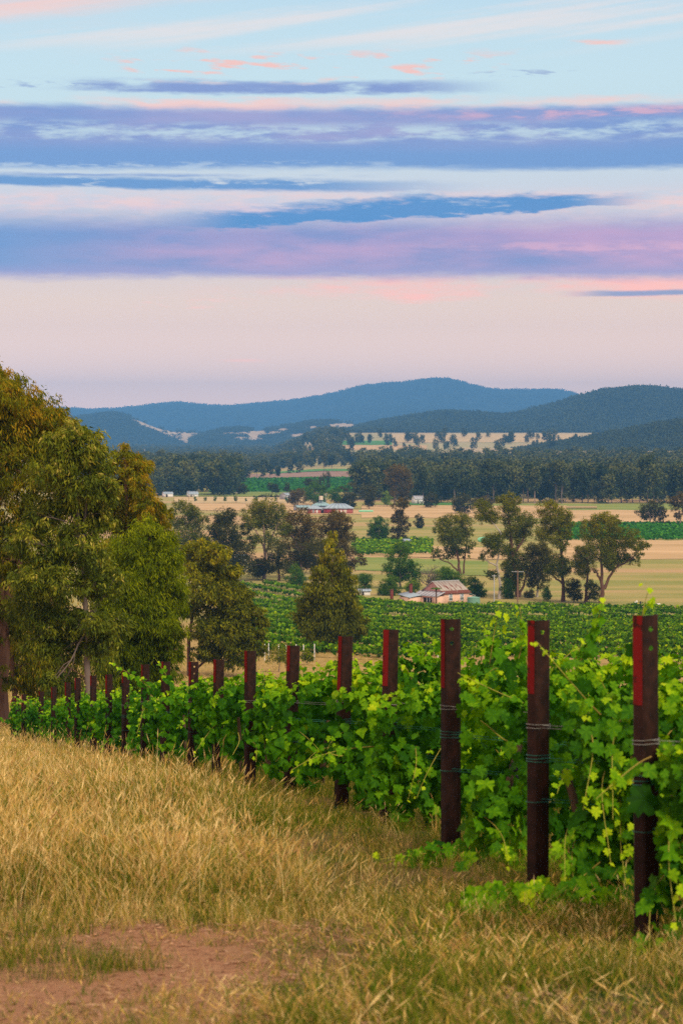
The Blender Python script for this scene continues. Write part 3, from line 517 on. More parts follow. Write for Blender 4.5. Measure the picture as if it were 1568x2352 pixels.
 ('row-end grey willow right of the farmhouse', 800, 1168, [[(800, 1170), (800, 1150), (800, 1135)]], [(792, 1122, 10), (806, 1118, 11), (796, 1138, 12), (812, 1140, 11), (790, 1152, 11), (806, 1156, 12)], 'tree_dark', 'bark_grey', .4, 1600),
 ('tall grey-green drooping tree with bare stem near wrapped bales', 848, 1170, [[(848, 1172), (848, 1150), (846, 1125)]], [(838, 1122, 11), (854, 1124, 11), (842, 1138, 13), (858, 1142, 11), (846, 1154, 12)], 'tree_dark', 'bark_pale', .4, 1600),
 ('lime green young tree at the end of the farm windbreak', 888, 1164, [[(888, 1168), (888, 1154), (888, 1142)]], [(885, 1134, 7), (892, 1142, 8), (883, 1148, 8), (890, 1154, 8)], 'tree_bright', 'bark_brown', .25, 900),
 ('dark tree right of the lime green young tree', 905, 1162, [[(906, 1164), (906, 1140), (906, 1120)]], [(895, 1085, 14), (912, 1078, 16), (930, 1086, 15), (900, 1104, 17), (922, 1106, 18), (936, 1112, 14), (905, 1128, 16), (926, 1132, 16)], 'tree_brown', 'bark_grey', .6, 2600),
 ('low dark tree between the farmhouse and the grey willow', 772, 1166, [[(772, 1168), (772, 1150), (772, 1138)]], [(765, 1130, 10), (778, 1126, 10), (768, 1144, 11), (782, 1146, 11)], 'tree_green', 'bark_brown', .4, 1300),
 ('lone dark tree at the near edge of the green crop', 626, 1134, [[(626, 1136), (626, 1126), (626, 1118)]], [(620, 1114, 8), (632, 1118, 8), (626, 1124, 8), (638, 1126, 6)], 'tree_dark', 'bark_brown', .3, 800),
 ('short pointed tree left of the poplar cluster', 660, 1136, [[(660, 1138), (660, 1128), (660, 1120)]], [(660, 1116, 6, 1.5), (656, 1124, 6), (665, 1126, 6)], 'tree_dark', 'bark_brown', .3, 700),
 ('long low clipped hedge by the power poles', 610, 1143, [[(610, 1145), (610, 1142), (610, 1139)]], [(598, 1140, 6), (610, 1138, 6), (622, 1139, 6), (634, 1140, 6), (644, 1141, 5), (586, 1142, 5)], 'tree_dark', 'bark_brown', .15, 900),
 ('tall dark gum with drooping side in front of the forest', 500, 1136, [[(500, 1138), (500, 1115), (502, 1090)]], [(490, 1080, 11), (505, 1074, 12), (516, 1086, 11), (492, 1098, 13), (512, 1104, 13), (500, 1116, 12)], 'tree_dark', 'bark_grey', .5, 2000),
 ('grey rounded tree beside the small white barn', 412, 1138, [[(412, 1140), (412, 1125), (412, 1112)]], [(405, 1112, 11), (420, 1110, 11), (400, 1124, 11), (416, 1126, 13), (428, 1126, 9)], 'tree_dark', 'bark_grey', .4, 1500),
 ('dark shrubby tree left of the dark lone crop tree', 556, 1136, [[(556, 1138), (556, 1130), (556, 1124)]], [(548, 1120, 8), (560, 1116, 8), (552, 1128, 8), (564, 1128, 7)], 'tree_dark', 'bark_brown', .3, 800),
]
for q, (lab, bx, bv, tr, lob, lf, bk, r0, n) in enumerate(mid):
    Y = ground_Y(bv) if bv > 1130 else ground_Y(bv)
    bush = bv - min(l[1] for l in lob) < 30 and r0 < .2
    k = Y / FPX; A = sum(l[2] ** 2 for l in lob) * k * k
    n = int(n * 3.2); card = math.sqrt(3.6 * .6 * PI * A / (n * .1375))
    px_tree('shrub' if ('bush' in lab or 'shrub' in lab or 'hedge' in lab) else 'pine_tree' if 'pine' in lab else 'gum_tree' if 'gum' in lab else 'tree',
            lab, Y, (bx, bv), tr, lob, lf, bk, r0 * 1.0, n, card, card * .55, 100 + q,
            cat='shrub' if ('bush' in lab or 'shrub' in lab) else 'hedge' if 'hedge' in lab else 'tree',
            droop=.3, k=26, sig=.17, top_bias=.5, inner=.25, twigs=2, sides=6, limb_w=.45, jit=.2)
# the dead tree by the house
Y = 640; rng = np.random.default_rng(5); gx, _, gz = on_ground(985, Y); root = thing('dead_tree', 'bare grey dead tree with twisted limbs left of the rusty roof', 'tree', (gx, Y, gz))
b = Geo(); b.tube([(0, 0, -.3), (.1, 0, 1.8), (-.2, 0, 3.4)], [.3, .22, .16], 6)
for q in range(16):
    a = rng.uniform(0, 2 * PI); e = np.array([math.cos(a) * rng.uniform(1.2, 3.2), math.sin(a) * 1.8, rng.uniform(3.5, 8)])
    cv = curve((-.1, 0, rng.uniform(1.5, 3.4)), e, rng, .16, 7); b.tube(cv, np.linspace(.14, .03, 7), 4)
    for _ in range(4): b.tube(curve(cv[rng.integers(3, 6)], e + rng.normal(size=3) * .9, rng, .15, 4), np.linspace(.05, .015, 4), 3)
b.obj('trunk', M['bark_grey'], root, smooth=True)

# --- forest belts: the trees that stand in front are things, the mass behind them is stuff
def generic_tree(seed, h, wid, cb, nl, n, L, leaf, bk, shape='dome', label='', name='gum_tree', loc=(0, 0, 0)):
    rng = np.random.default_rng(seed); root = thing(name, label, 'tree', loc)
    lobes = []
    for q in range(nl):
        t = cb + (1 - cb) * ((q + .5) / nl) ** .8; a = q * 2.4 + rng.uniform(-.4, .4)
        prof = {'dome': math.sin(min(1, max(.12, (1.12 - t) * 1.5)) * PI / 2), 'vase': .35 + .75 * t if t < .85 else .7, 'cone': (1.05 - t) * 1.2}[shape]
        rr = wid * .5 * prof * rng.uniform(.35, .8); r = wid * rng.uniform(.15, .24)
        lobes.append((math.cos(a) * rr, math.sin(a) * rr, h * t - r * .5, r, r, r * .8))
    trunks = [[(0, 0, -.4), (rng.normal() * .3, 0, h * cb * .6), (rng.normal() * .6, rng.normal() * .6, h * cb), (rng.normal(), rng.normal(), h * .85)],
              [(0, 0, h * cb * .5), (wid * .16, rng.normal(), h * (cb + .15)), (wid * .25, rng.normal(), h * .75)]]
    build_tree(root, rng, lobes, trunks, M[leaf], M[bk], h * .016, n, L, L * .6, droop=.25, k=9, sig=.24, top_bias=.5, inner=.3, twigs=1, sides=5)
    return root
belt_kinds = ['tall blue-grey forest gum', 'broad-crowned dark forest gum', 'narrow bare-limbed forest gum', 'rounded bushy forest gum', 'high-domed leafy forest gum', 'thin-crowned forest gum']
protos = []
for q, (h, wd, cb, nl, sh_, bk) in enumerate([(30, 15, .45, 13, 'dome', 'bark_grey'), (27, 20, .28, 15, 'dome', 'bark_grey'), (32, 13, .5, 11, 'vase', 'bark_grey'), (21, 16, .15, 13, 'dome', 'bark_grey'), (29, 18, .32, 15, 'vase', 'bark_grey'), (26, 12, .35, 11, 'cone', 'bark_pale')]):
    protos.append(generic_tree(300 + q, h, wd, cb, nl, 1500, 1.7, 'tree_far', bk, sh_, belt_kinds[q]))
rng = np.random.default_rng(77)
spots = []
for x in np.arange(822, 1640, 15.0): spots.append((x + rng.uniform(-5, 5), 1157 - rng.uniform(0, 3) - (8 if x < 960 else 0)))
for x in np.arange(830, 1640, 22.0): spots.append((x + rng.uniform(-8, 8), 1140 - rng.uniform(0, 8)))
for x in np.arange(340, 540, 14.0): spots.append((x + rng.uniform(-5, 5), 1128 - rng.uniform(0, 10)))
for x in (558, 566, 590, 606, 620, 640): spots.append((x, 1100 + rng.uniform(-3, 5)))
for x in np.arange(350, 640, 18.0): spots.append((x + rng.uniform(-6, 6), 1092 - rng.uniform(0, 8)))
for x in (688, 668, 745, 762): spots.append((x, 1084))
_land = [(385, 'behind the white barn'), (430, 'between white barn and cottage'), (480, 'behind the young avenue'), (545, 'at the left end of the green crop'), (600, 'at the far edge of the green crop'), (660, 'by the brown soil field'), (820, 'behind the poplar cluster'), (880, 'above the wrapped bales'), (950, 'left of the hidden cottage'), (1010, 'above the hidden cottage'), (1080, 'above the dark domed tree'), (1150, 'above the russet tree'), (1230, 'above the tall gum clump'), (1290, 'above the broad layered gum'), (1345, 'above the brown hay bales'), (1400, 'above the great golden gum'), (1450, 'left of the twin gum pair'), (1500, 'behind the twin gum pair'), (1560, 'right of the twin gum pair'), (9999, 'past the reddish gum')]
seen_lab = {}
def where(x, v): return next(t for lim, t in _land if x < lim) + ('' if v > 1120 and (v > 1146 or x < 560) else ', rear')
first = set()
for q, (x, v) in enumerate(spots):
    j = int(rng.integers(0, 6)) if x > 540 or v < 1100 else int(rng.choice([1, 3, 4])); Y = ground_Y(v); l = on_ground(x, Y)
    lab = f'{belt_kinds[j]} {where(x, v)}'; seen_lab[lab] = seen_lab.get(lab, 0) + 1; lab = lab if seen_lab[lab] == 1 else lab.replace(' forest gum', f' forest gum', 1) + f', {nth(seen_lab[lab])} one'; s = rng.uniform(.5, .98) * (.8 if 545 < x < 800 else 1)
    if j not in first:
        first.add(j); r = protos[j]; r.location = l; r.rotation_euler = (0, 0, rng.uniform(0, 6)); r.scale = (s, s, s); r['label'] = lab; r['group'] = 'gum trees at the edge of the forest'
    else: copy_thing(protos[j], l, rng.uniform(0, 6), s, lab, 'gum trees at the edge of the forest')
# small trees in line along the straw paddock (a young avenue)
yt = None
for q, x in enumerate(np.linspace(448, 704, 12)):
    Y = ground_Y(1152); l = on_ground(x, Y); lab = f'small dark green young tree, {nth(q + 1)} from the left in the avenue line'
    if yt is None:
        yt = thing('young_tree', lab, 'tree', l, 0, 'young avenue trees'); gq = Geo(); rg = np.random.default_rng(3)
        leaf_cards(gq, rg, [(0, 0, 2.0, .9, .9, 1.1), (.1, 0, 1.2, .9, .9, .9)], 160, .7, .45, .2, 8); gq.obj('crown', M['tree_green'], yt)
        gq = Geo(); gq.tube([(0, 0, -.1), (0, 0, 1.6)], [.12, .08], 5); gq.obj('trunk', M['bark_brown'], yt)
    else: copy_thing(yt, l, q * 1.3, rng.uniform(.7, 1.2), lab)

# prototypes for masses (kept out of the scene; only their copies in the stuff objects stand in it)
def lump(seed, n, L):
    rg = np.random.default_rng(seed); gq = Geo()
    lob = [(rg.normal() * .25, rg.normal() * .25, .55 + rg.normal() * .12, .38, .38, .34) for _ in range(4)]
    leaf_cards(gq, rg, lob, n, L, L * .7, .15, 5, .25, .5, .5)
    return gq.mesh('tree_lump', M['tree_ridge'])
mass_col = bpy.data.collections.new('mass_sources')
for q in range(4): mass_col.objects.link(bpy.data.objects.new(f'mass_tree_{q}', lump(40 + q, 130, .22)))
wood_col = bpy.data.collections.new('wood_sources')
for q in range(4):
    rg = np.random.default_rng(60 + q); gq = Geo(); lob = []
    for z in range(9): 
        a = z * 2.4; lob.append((math.cos(a) * 4.5 * (z % 3) / 2, math.sin(a) * 4.5 * (z % 3) / 2, 9 + z * 2.0, 4.0, 4.0, 3.2))
    leaf_cards(gq, rg, lob, 620, 2.3, 1.4, .25, 8, .25, .5, .3)
    me = gq.mesh('wood_crown', M['tree_far']); me.materials.append(M['bark_pale'])
    wood_col.objects.link(bpy.data.objects.new(f'wood_tree_{q}', me))
def scatter(name, pts, rot, scl, idx, coll, label=None):
    me = bpy.data.meshes.new(name); pts = np.asarray(pts, np.float32); n = len(pts)
    me.vertices.add(n); me.vertices.foreach_set('co', pts.ravel())
    a = me.attributes.new('rot', 'FLOAT_VECTOR', 'POINT'); a.data.foreach_set('vector', np.asarray(rot, np.float32).ravel())
    a = me.attributes.new('scl', 'FLOAT_VECTOR', 'POINT'); a.data.foreach_set('vector', np.asarray(scl, np.float32).ravel())
    a = me.attributes.new('idx', 'INT', 'POINT'); a.data.foreach_set('value', np.asarray(idx, np.int32))
    o = link(name, me); ng = bpy.data.node_groups.new(name, 'GeometryNodeTree')
    ng.interface.new_socket('Geometry', in_out='INPUT', socket_type='NodeSocketGeometry'); ng.interface.new_socket('Geometry', in_out='OUTPUT', socket_type='NodeSocketGeometry')
    T = NT(ng); gi = T.node('NodeGroupInput'); go = T.node('NodeGroupOutput')
    ci = T.node('GeometryNodeCollectionInfo'); ci.inputs['Collection'].default_value = coll; ci.inputs['Separate Children'].default_value = True; ci.inputs['Reset Children'].default_value = True
    ip = T.node('GeometryNodeInstanceOnPoints'); ip.inputs['Pick Instance'].default_value = True
    def na(nm, ty): nd = T.node('GeometryNodeInputNamedAttribute', data_type=ty); nd.inputs[0].default_value = nm; return nd.outputs[0]
    er = T.node('FunctionNodeEulerToRotation'); T.l.new(na('rot', 'FLOAT_VECTOR'), er.inputs[0])
    T.l.new(gi.outputs[0], ip.inputs['Points']); T.l.new(ci.outputs[0], ip.inputs['Instance']); T.l.new(na('idx', 'INT'), ip.inputs['Instance Index'])
    T.l.new(er.outputs[0], ip.inputs['Rotation']); T.l.new(na('scl', 'FLOAT_VECTOR'), ip.inputs['Scale']); T.l.new(ip.outputs[0], go.inputs[0])
    md = o.modifiers.new('scatter', 'NODES'); md.node_group = ng
    kind(o, 'stuff')
    if label: o['label'] = label
    return o
def scatter_trees(name, X, Y, Z, size, coll, rng, unit=1.0, label=None, sq=1.0):
    n = len(X); s = size * rng.uniform(.7, 1.3, n) / unit
    scatter(name, np.stack([X, Y, Z], -1), np.stack([np.zeros(n), np.zeros(n), rng.uniform(0, 6.28, n)], -1), np.stack([s, s, s * sq], -1), rng.integers(0, 4, n), coll, label)
# valley forest
n = 1500; Yv = rng.uniform(1600, 3100, n); xv = rng.uniform(820, 1700, n); k = np.ones(n, bool)
Xv = (xv - CX) * Yv / FPX; scatter_trees('forest', Xv, Yv, hz(Xv, Yv) - 3, .78, wood_col, rng, 1.0, 'blue-grey gum forest across the valley floor')
n = 1100; Yv = rng.uniform(2500, 3500, n); xv = rng.uniform(150, 900, n); k = ~((xv > 540) & (Yv < 3000)); k &= ~((xv > 690) & (Yv > 3200)); Xv = ((xv - CX) * Yv / FPX)[k]; Yv = Yv[k]
scatter_trees('forest', Xv, Yv, hz(Xv, Yv) - 3, np.where(Yv > 2900, .62, .8), wood_col, rng, 1.0, 'hazy gum forest beyond the green crop')
n = 2600; Yv = rng.uniform(3400, 8200, n); xv = rng.uniform(120, 790, n); Xv = (xv - CX) * Yv / FPX
scatter_trees('forest', Xv, Yv, hz(Xv, Yv) - 2, .5, wood_col, rng, 1.0, 'far hazy wood at the foot of the straw hills')
n = 260; Yv = rng.uniform(1750, 2500, n); xv = rng.uniform(250, 545, n); Xv = (xv - CX) * Yv / FPX
scatter_trees('forest', Xv, Yv, hz(Xv, Yv) - 3, .82, wood_col, rng, 1.0, 'dense dark gum wood behind the white barn')

# ------------------------------------------------------------------ hills
def hill_color(T):
    p = pos(T); return T.mix(T.noise(p, .012, 6, .65), (.022, .032, .016), (.05, .062, .028))
M['hill_forest'] = material('hill_forest', hill_color, .95, .05)
M['hill_straw'] = material('hill_straw', lambda T: T.mix(T.noise(pos(T), .006, 5, .6), (.40, .31, .18), (.60, .46, .29)), .95, .05)
def noise2(x, y, seed, sc_):
    r = np.random.default_rng(seed); z = 0
    for o in range(4):
        for _ in range(3):
            a = r.uniform(0, 2 * PI); z = z + np.sin((x * math.cos(a) + y * math.sin(a)) * 2 ** o / sc_ + r.uniform(0, 6.3)) / 2 ** o
    return z / 3
def hill(prof, Y, front, seed, mat, trees, tsize, rough=.12, back=.8, bare=None, tname=None, tlabel=None, basev=None):
    xs = np.array([p[0] for p in prof], float); vs = np.array([p[1] for p in prof], float)
    xx = np.linspace(xs[0], xs[-1], 150); zz = np.interp(xx, xs, vs)
    zz = np.convolve(np.pad(zz, 2, 'edge'), np.ones(5) / 5, 'valid') + 1.6 * noise2(xx, xx * 0, seed + 40, 22) + .8 * noise2(xx, xx * 0, seed + 50, 8)
    zr = -(zz - HV) * Y / FPX; X = (xx - CX) * Y / FPX
    t = np.concatenate([np.linspace(0, 1, 40), 1 + np.linspace(.05, back, 12)])
    YY = Y - front * (1 - t); zb = hz(X[:, None], np.minimum(YY, 29000)[None]) - 6
    fr = np.where(t <= 1, .5 - .5 * np.cos(np.clip(t, 0, 1) * PI), np.cos(np.clip((t - 1) / back, 0, 1) * PI / 2)); fr = np.where(t <= 1, .35 * t + .65 * fr, fr)
    Z = zb + (zr[:, None] - zb) * fr[None]
    amp = np.maximum(zr[:, None] - zb, 0) * rough * np.where(t <= 1, np.sin(np.clip(t, 0, 1) * PI), 0)[None]
    Z = Z + amp * noise2(X[:, None], YY[None] * .7, seed, (X[-1] - X[0]) / 26)
    g = Geo(); XX = np.repeat(X[:, None], len(t), 1); Yg = np.repeat(YY[None], len(X), 0)
    XX = XX * (Yg / Y)
    V = np.stack([XX, Yg, Z], -1); nt = len(t); i = np.arange(len(X) - 1)[:, None] * nt + np.arange(nt - 1)[None]
    g.add(V.reshape(-1, 3), np.stack([i, i + nt, i + nt + 1, i + 1], -1).reshape(-1, 4)); kind(g.obj('hill', mat, smooth=True), 'structure')
    r = np.random.default_rng(seed + 1); a = r.uniform(0, len(X) - 1.01, trees); b = r.uniform(0, 41.5, trees)
    ia, ib = a.astype(int), b.astype(int); fa, fb = a - ia, b - ib
    L = lambda A: (A[ia, ib] * (1 - fa) + A[ia + 1, ib] * fa) * (1 - fb) + (A[ia, ib + 1] * (1 - fa) + A[ia + 1, ib + 1] * fa) * fb
    px, py, pz = L(XX), L(Yg), L(Z); keep = np.ones(trees, bool)
    if bare: keep = ~bare(CX + px * FPX / py, HV - pz * FPX / py, r)
    scatter_trees(tname or 'hill_forest', px[keep], py[keep], pz[keep] - tsize * .25, tsize, mass_col, r, 1.0, tlabel, 1.0)
hill([(-400, 965), (0, 945), (190, 942), (260, 943), (330, 937), (400, 926), (480, 934), (545, 937), (620, 928), (700, 918), (760, 912), (840, 888), (900, 886), (960, 880), (1030, 876), (1070, 885), (1130, 900), (1200, 899), (1270, 897), (1330, 912), (1420, 925), (1568, 935), (2000, 960)], 18000, 5000, 1, M['hill_forest'], 30000, 26, .14, back=.35, tlabel='distant blue forest covering the highest ridge')
def bare_left(x, v, r): return (x > 297) & (v < 973 + (x - 307) * .447) & (r.random(len(x)) < .985)
hill([(100, 985), (180, 962), (215, 958), (255, 952), (296, 960), (345, 977), (392, 991), (440, 995), (475, 997), (520, 1012)], 9800, 1200, 2, M['hill_straw'], 12000, 16, .10, bare=bare_left, tlabel='trees on the low hill with bare straw slope')
def bare_mid(x, v, r):
    e = lambda cx, cv, a, b: ((x - cx) / a) ** 2 + ((v - cv) / b) ** 2 < 1
    return (e(800, 982, 52, 12) | e(600, 997, 52, 8) | e(700, 1004, 44, 9) | e(722, 985, 26, 6) | e(650, 988, 20, 4) | e(530, 998, 22, 5) | e(570, 1010, 40, 6)) & (r.random(len(x)) < .99)
hill([(440, 1012), (494, 991), (547, 988), (594, 990), (641, 984), (688, 977), (735, 971), (806, 972), (834, 983), (870, 996), (960, 1010)], 9300, 1500, 3, M['hill_straw'], 9000, 16, .12, bare=bare_mid, tlabel='scattered trees on the rolling straw hillocks')
hill([(720, 1012), (790, 1000), (850, 982), (930, 966), (1000, 955), (1100, 957), (1180, 960), (1260, 940), (1340, 915), (1400, 903), (1470, 895), (1568, 905), (1750, 930), (2000, 960)], 7600, 1500, 4, M['hill_forest'], 19000, 19, .13, tlabel='dark blue-green forest on the broad right ridge')
hill([(1180, 1046), (1260, 1028), (1350, 1012), (1450, 992), (1568, 972), (1800, 945), (2100, 930)], 4300, 500, 5, M['hill_forest'], 6500, 11, .08, tlabel='dark plantation on the nearer slope')
# trees on the straw plain below the ridge
px_ = np.sort(rng.uniform(690, 1345, 80))
for q, x in enumerate(px_):
    v = rng.choice([1002, 1010, 1019, 1027, 1033]) + rng.uniform(-2, 2); Y = ground_Y(v, 2500) if v > 1003 else 4700; sc_ = rng.uniform(.35, .85)
    l = on_ground(x, Y); copy_thing(protos[int(rng.choice([1, 3, 4]))], (l[0], l[1], l[2] - 1.5), rng.uniform(0, 6), sc_, f'dark paddock tree on the far straw plain, {nth(q + 1)} from the left', 'paddock trees on the far plain')
# ------------------------------------------------------------------ buildings
def walls_mat(nm, c, var=.12): M[nm] = material(nm, lambda T: T.mix(T.noise(pos(T), .9, 5), tuple(v * (1 - var) for v in c), tuple(min(1, v * (1 + var)) for v in c)), .85, .2)
walls_mat('wall_pink', (.74, .48, .35)); walls_mat('gable_pink', (.66, .33, .30)); walls_mat('white_paint', (.74, .73, .70), .05); walls_mat('brick', (.38, .11, .09), .2)
walls_mat('chimney_brick', (.16, .04, .03)); walls_mat('shed_grey', (.40, .42, .44)); walls_mat('dark_open', (.03, .03, .03)); walls_mat('steel_pale', (.33, .42, .48), .08)
walls_mat('tank_green', (.16, .32, .25), .1); walls_mat('door_red', (.26, .03, .035)); walls_mat('curtain', (.66, .56, .42)); walls_mat('roof_teal', (.27, .42, .44), .08); walls_mat('pole_wood', (.22, .13, .09), .2)
M['glass'] = material('glass', (.22, .26, .30), .15, .6)
M['bale_wrap'] = material('bale_wrap', (.22, .62, .38), .4, .4); M['hay'] = material('hay', (.38, .28, .15), .95, .05)
M['roof_rust'] = material('roof_rust', lambda T: T.mix(T.mr(T.noise(T.xyz(T.m('MULTIPLY', T.sep(obj_co(T))[0], 1.5), T.m('MULTIPLY', T.sep(obj_co(T))[1], .3), 3.0), 1.0, 3), T.mr(T.sep(obj_co(T))[2], 4.2, 2.6, .50, .64), .62),
                 T.mix(T.noise(obj_co(T), 1.2, 5), (.36, .33, .28), (.48, .43, .36)), T.mix(T.noise(obj_co(T), 3.0, 5), (.15, .04, .03), (.25, .10, .07))), .8, .25)
def slab(g, quad, th=.06, a=.5):
    """a sloped sheet of thickness th from four corners"""
    q = np.array(quad, float); nn = norm(np.cross(q[1] - q[0], q[3] - q[0])); v = np.vstack([q, q - nn * th])
    g.add(v, [(0, 1, 2, 3), (7, 6, 5, 4), (0, 4, 5, 1), (1, 5, 6, 2), (2, 6, 7, 3), (3, 7, 4, 0)], a)
def corrugated(parent, name, quad, mat, sheets, label=None):
    """roof plane laid with separate lapped sheets, each a part"""
    q = np.array(quad, float)
    for s in range(sheets):
        a, b = s / sheets, (s + 1) / sheets; off = np.array([0, 0, .02 * (s % 2)])
        g = Geo(); slab(g, [q[0] + (q[1] - q[0]) * a + off, q[0] + (q[1] - q[0]) * b + off, q[3] + (q[2] - q[3]) * b + off, q[3] + (q[2] - q[3]) * a + off])
        g.obj(name, mat, parent)
def window(parent, x, z, w, h, y, mat_f='white_paint', mat_g='glass', axis='y'):
    f = Geo(); d = .07
    for lo, hi in (((x - w / 2 - .12, y - d, z - .12), (x + w / 2 + .12, y, z)), ((x - w / 2 - .12, y - d, z + h), (x + w / 2 + .12, y, z + h + .12)), ((x - w / 2 - .12, y - d, z), (x - w / 2, y, z + h)), ((x + w / 2, y - d, z), (x + w / 2 + .12, y, z + h)), ((x - w / 2, y - d * .8, z + h * .48), (x + w / 2, y - .002, z + h * .54))):
        f.box(lo, hi)
    o = f.obj('window', M[mat_f], parent); p = Geo(); p.box((x - w / 2, y - .03, z), (x + w / 2, y - .004, z + h)); p.obj('pane', M[mat_g], o); return o

# pink weatherboard house with the rusty roof; local x runs along its long front
Y = 600; hx = (1020 - CX) * Y / FPX; gzh = float(hz(hx, Y))
house = thing('farmhouse', 'small pink farmhouse with rust-streaked iron roof above the vineyard', 'house', (hx, Y, gzh), math.radians(37))
ez = 39.2; ez = -39.2 - gzh; rz_ = -36.5 - gzh; Lh, Wh = 8.0, 9.0
g = Geo(); g.box((0, 0, -1.2), (Lh, Wh, ez)); g.obj('wall', M['wall_pink'], house)
for kx in range(1, 7):                                             # cover strips of the weatherboards on the front
    g = Geo(); g.box((.02, -.03, kx * ez / 7 - .015), (Lh - .02, -.002, kx * ez / 7 + .015)); g.obj('weatherboard', M['wall_pink'], house)
ov = .4
rp = lambda x, y, z: (x, y, z)
yr = Wh / 2; rx0 = 1.2
corrugated(house, 'roof_sheet', [rp(-ov, -ov, ez - .1), rp(Lh + ov, -ov, ez - .1), rp(Lh + ov, yr, rz_), rp(-ov + .0, yr, rz_)], M['roof_rust'], 9)
corrugated(house, 'roof_sheet', [rp(Lh + ov, Wh + ov, ez - .1), rp(-ov, Wh + ov, ez - .1), rp(-ov, yr, rz_), rp(Lh + ov, yr, rz_)], M['roof_rust'], 5)
g = Geo(); g.tube([(-ov, yr, rz_ + .02), (Lh + ov, yr, rz_ + .02)], .12, 6); g.obj('ridge_cap', M['shed_grey'], house)
g = Geo(); z1 = ez + (rz_ - ez) * .0
g.add([(-.01, 0, ez), (-.01, Wh, ez), (-.01, yr, rz_ - .08), (Lh + .01, 0, ez), (Lh + .01, Wh, ez), (Lh + .01, yr, rz_ - .08)], [(1, 0, 2), (3, 4, 5)]); g.obj('gable', M['gable_pink'], house)
for kk in range(8):
    yy = yr - 2.2 + kk * .63; top = rz_ - .12 - abs(yy - yr) * (rz_ - ez) / yr
    if top - .05 > ez + .3: g = Geo(); g.box((-.05, yy - .03, ez + .2), (-.012, yy + .03, top)); g.obj('gable_batten', M['gable_pink'], house)
corrugated(house, 'skirt_roof_sheet', [(-2.7, Wh + .4, ez - .75), (-2.7, -.4, ez - .75), (-.012, -.4, ez + .35), (-.012, Wh + .4, ez + .35)], M['shed_grey'], 7)
window(house, 2.0, .55, 1.0, 1.45, -.004, mat_g='glass'); window(house, 5.6, .55, 1.0, 1.45, -.004, mat_g='glass')
g = Geo(); g.box((-2.5, 0, -1.2), (-.02, 1.9, ez - .75)); g.obj('porch_wall', M['wall_pink'], house)
g = Geo(); g.box((-2.4, 5.4, -1.2), (-.02, Wh, ez - .75)); g.obj('porch_wall', M['wall_pink'], house)
g = Geo(); g.box((-2.56, 1.9, ez - 1.1), (-2.46, 5.4, ez - .76)); g.obj('porch_lintel', M['gable_pink'], house)
g = Geo(); g.box((-2.2, 1.92, -1.0), (-2.1, 5.38, ez - .8)); g.obj('porch_shade_panel', M['dark_open'], house)  # dark panel standing in for the shade inside the open porch
for yy in (2.6, 3.7): g = Geo(); g.box((-2.58, yy, -1.0), (-2.48, yy + .12, ez - 1.1)); g.obj('porch_post', M['white_paint'], house)
g = Geo(); g.box((-6.2, Wh - 3.0, -1.2), (-2.52, Wh + 1.2, ez - 1.15)); g.obj('annex_wall', M['wall_pink'], house)
corrugated(house, 'annex_roof_sheet', [(-6.5, Wh - 3.3, ez - 1.1), (-2.6, Wh - 3.3, ez - .62), (-2.6, Wh + 1.6, ez + .05), (-6.5, Wh + 1.6, ez - .45)], M['steel_pale'], 5)
for cxx, cyy, zt in ((-3.3, Wh + .2, ez + 1.9), (-7.0, Wh + 3.2, ez + .45)):
    g = Geo(); g.box((cxx - .3, cyy - .3, -1), (cxx + .3, cyy + .3, zt)); o = g.obj('chimney', M['chimney_brick'], house)
    g = Geo(); g.box((cxx - .37, cyy - .37, zt), (cxx + .37, cyy + .37, zt + .14)); g.obj('chimney_cap', M['chimney_brick'], o)
g = Geo(); g.box((Lh + .02, .6, -1.2), (Lh + 1.8, 5, ez - .9)); g.obj('lean_to_wall', M['wall_pink'], house)
corrugated(house, 'lean_to_sheet', [(Lh + .01, .3, ez - .2), (Lh + 2.3, .3, ez - .9), (Lh + 2.3, 5.4, ez - .9), (Lh + .01, 5.4, ez - .2)], M['steel_pale'], 3)
g = Geo(); g.box((Lh + 2.1, .35, -1), (Lh + 2.22, .47, ez - .9)); g.obj('lean_to_post', M['white_paint'], house)
# tank beside the house
tx, ty = (1087 - CX) * 597 / FPX, 597; tk = thing('water_tank', 'low round green water tank at right corner of the pink house', 'water tank', (tx, ty, float(hz(tx, ty))))
g = Geo(); zt = -(1373 - HV) * 597 / FPX - float(hz(tx, ty)); g.tube([(0, 0, -.3), (0, 0, zt)], 1.6, 24); g.obj('tank_body', M['tank_green'], tk)
g = Geo(); g.tube([(0, 0, zt), (0, 0, zt + .12), (0, 0, zt + .38)], [1.66, 1.6, .15], 24); g.obj('tank_lid', M['tank_green'], tk)
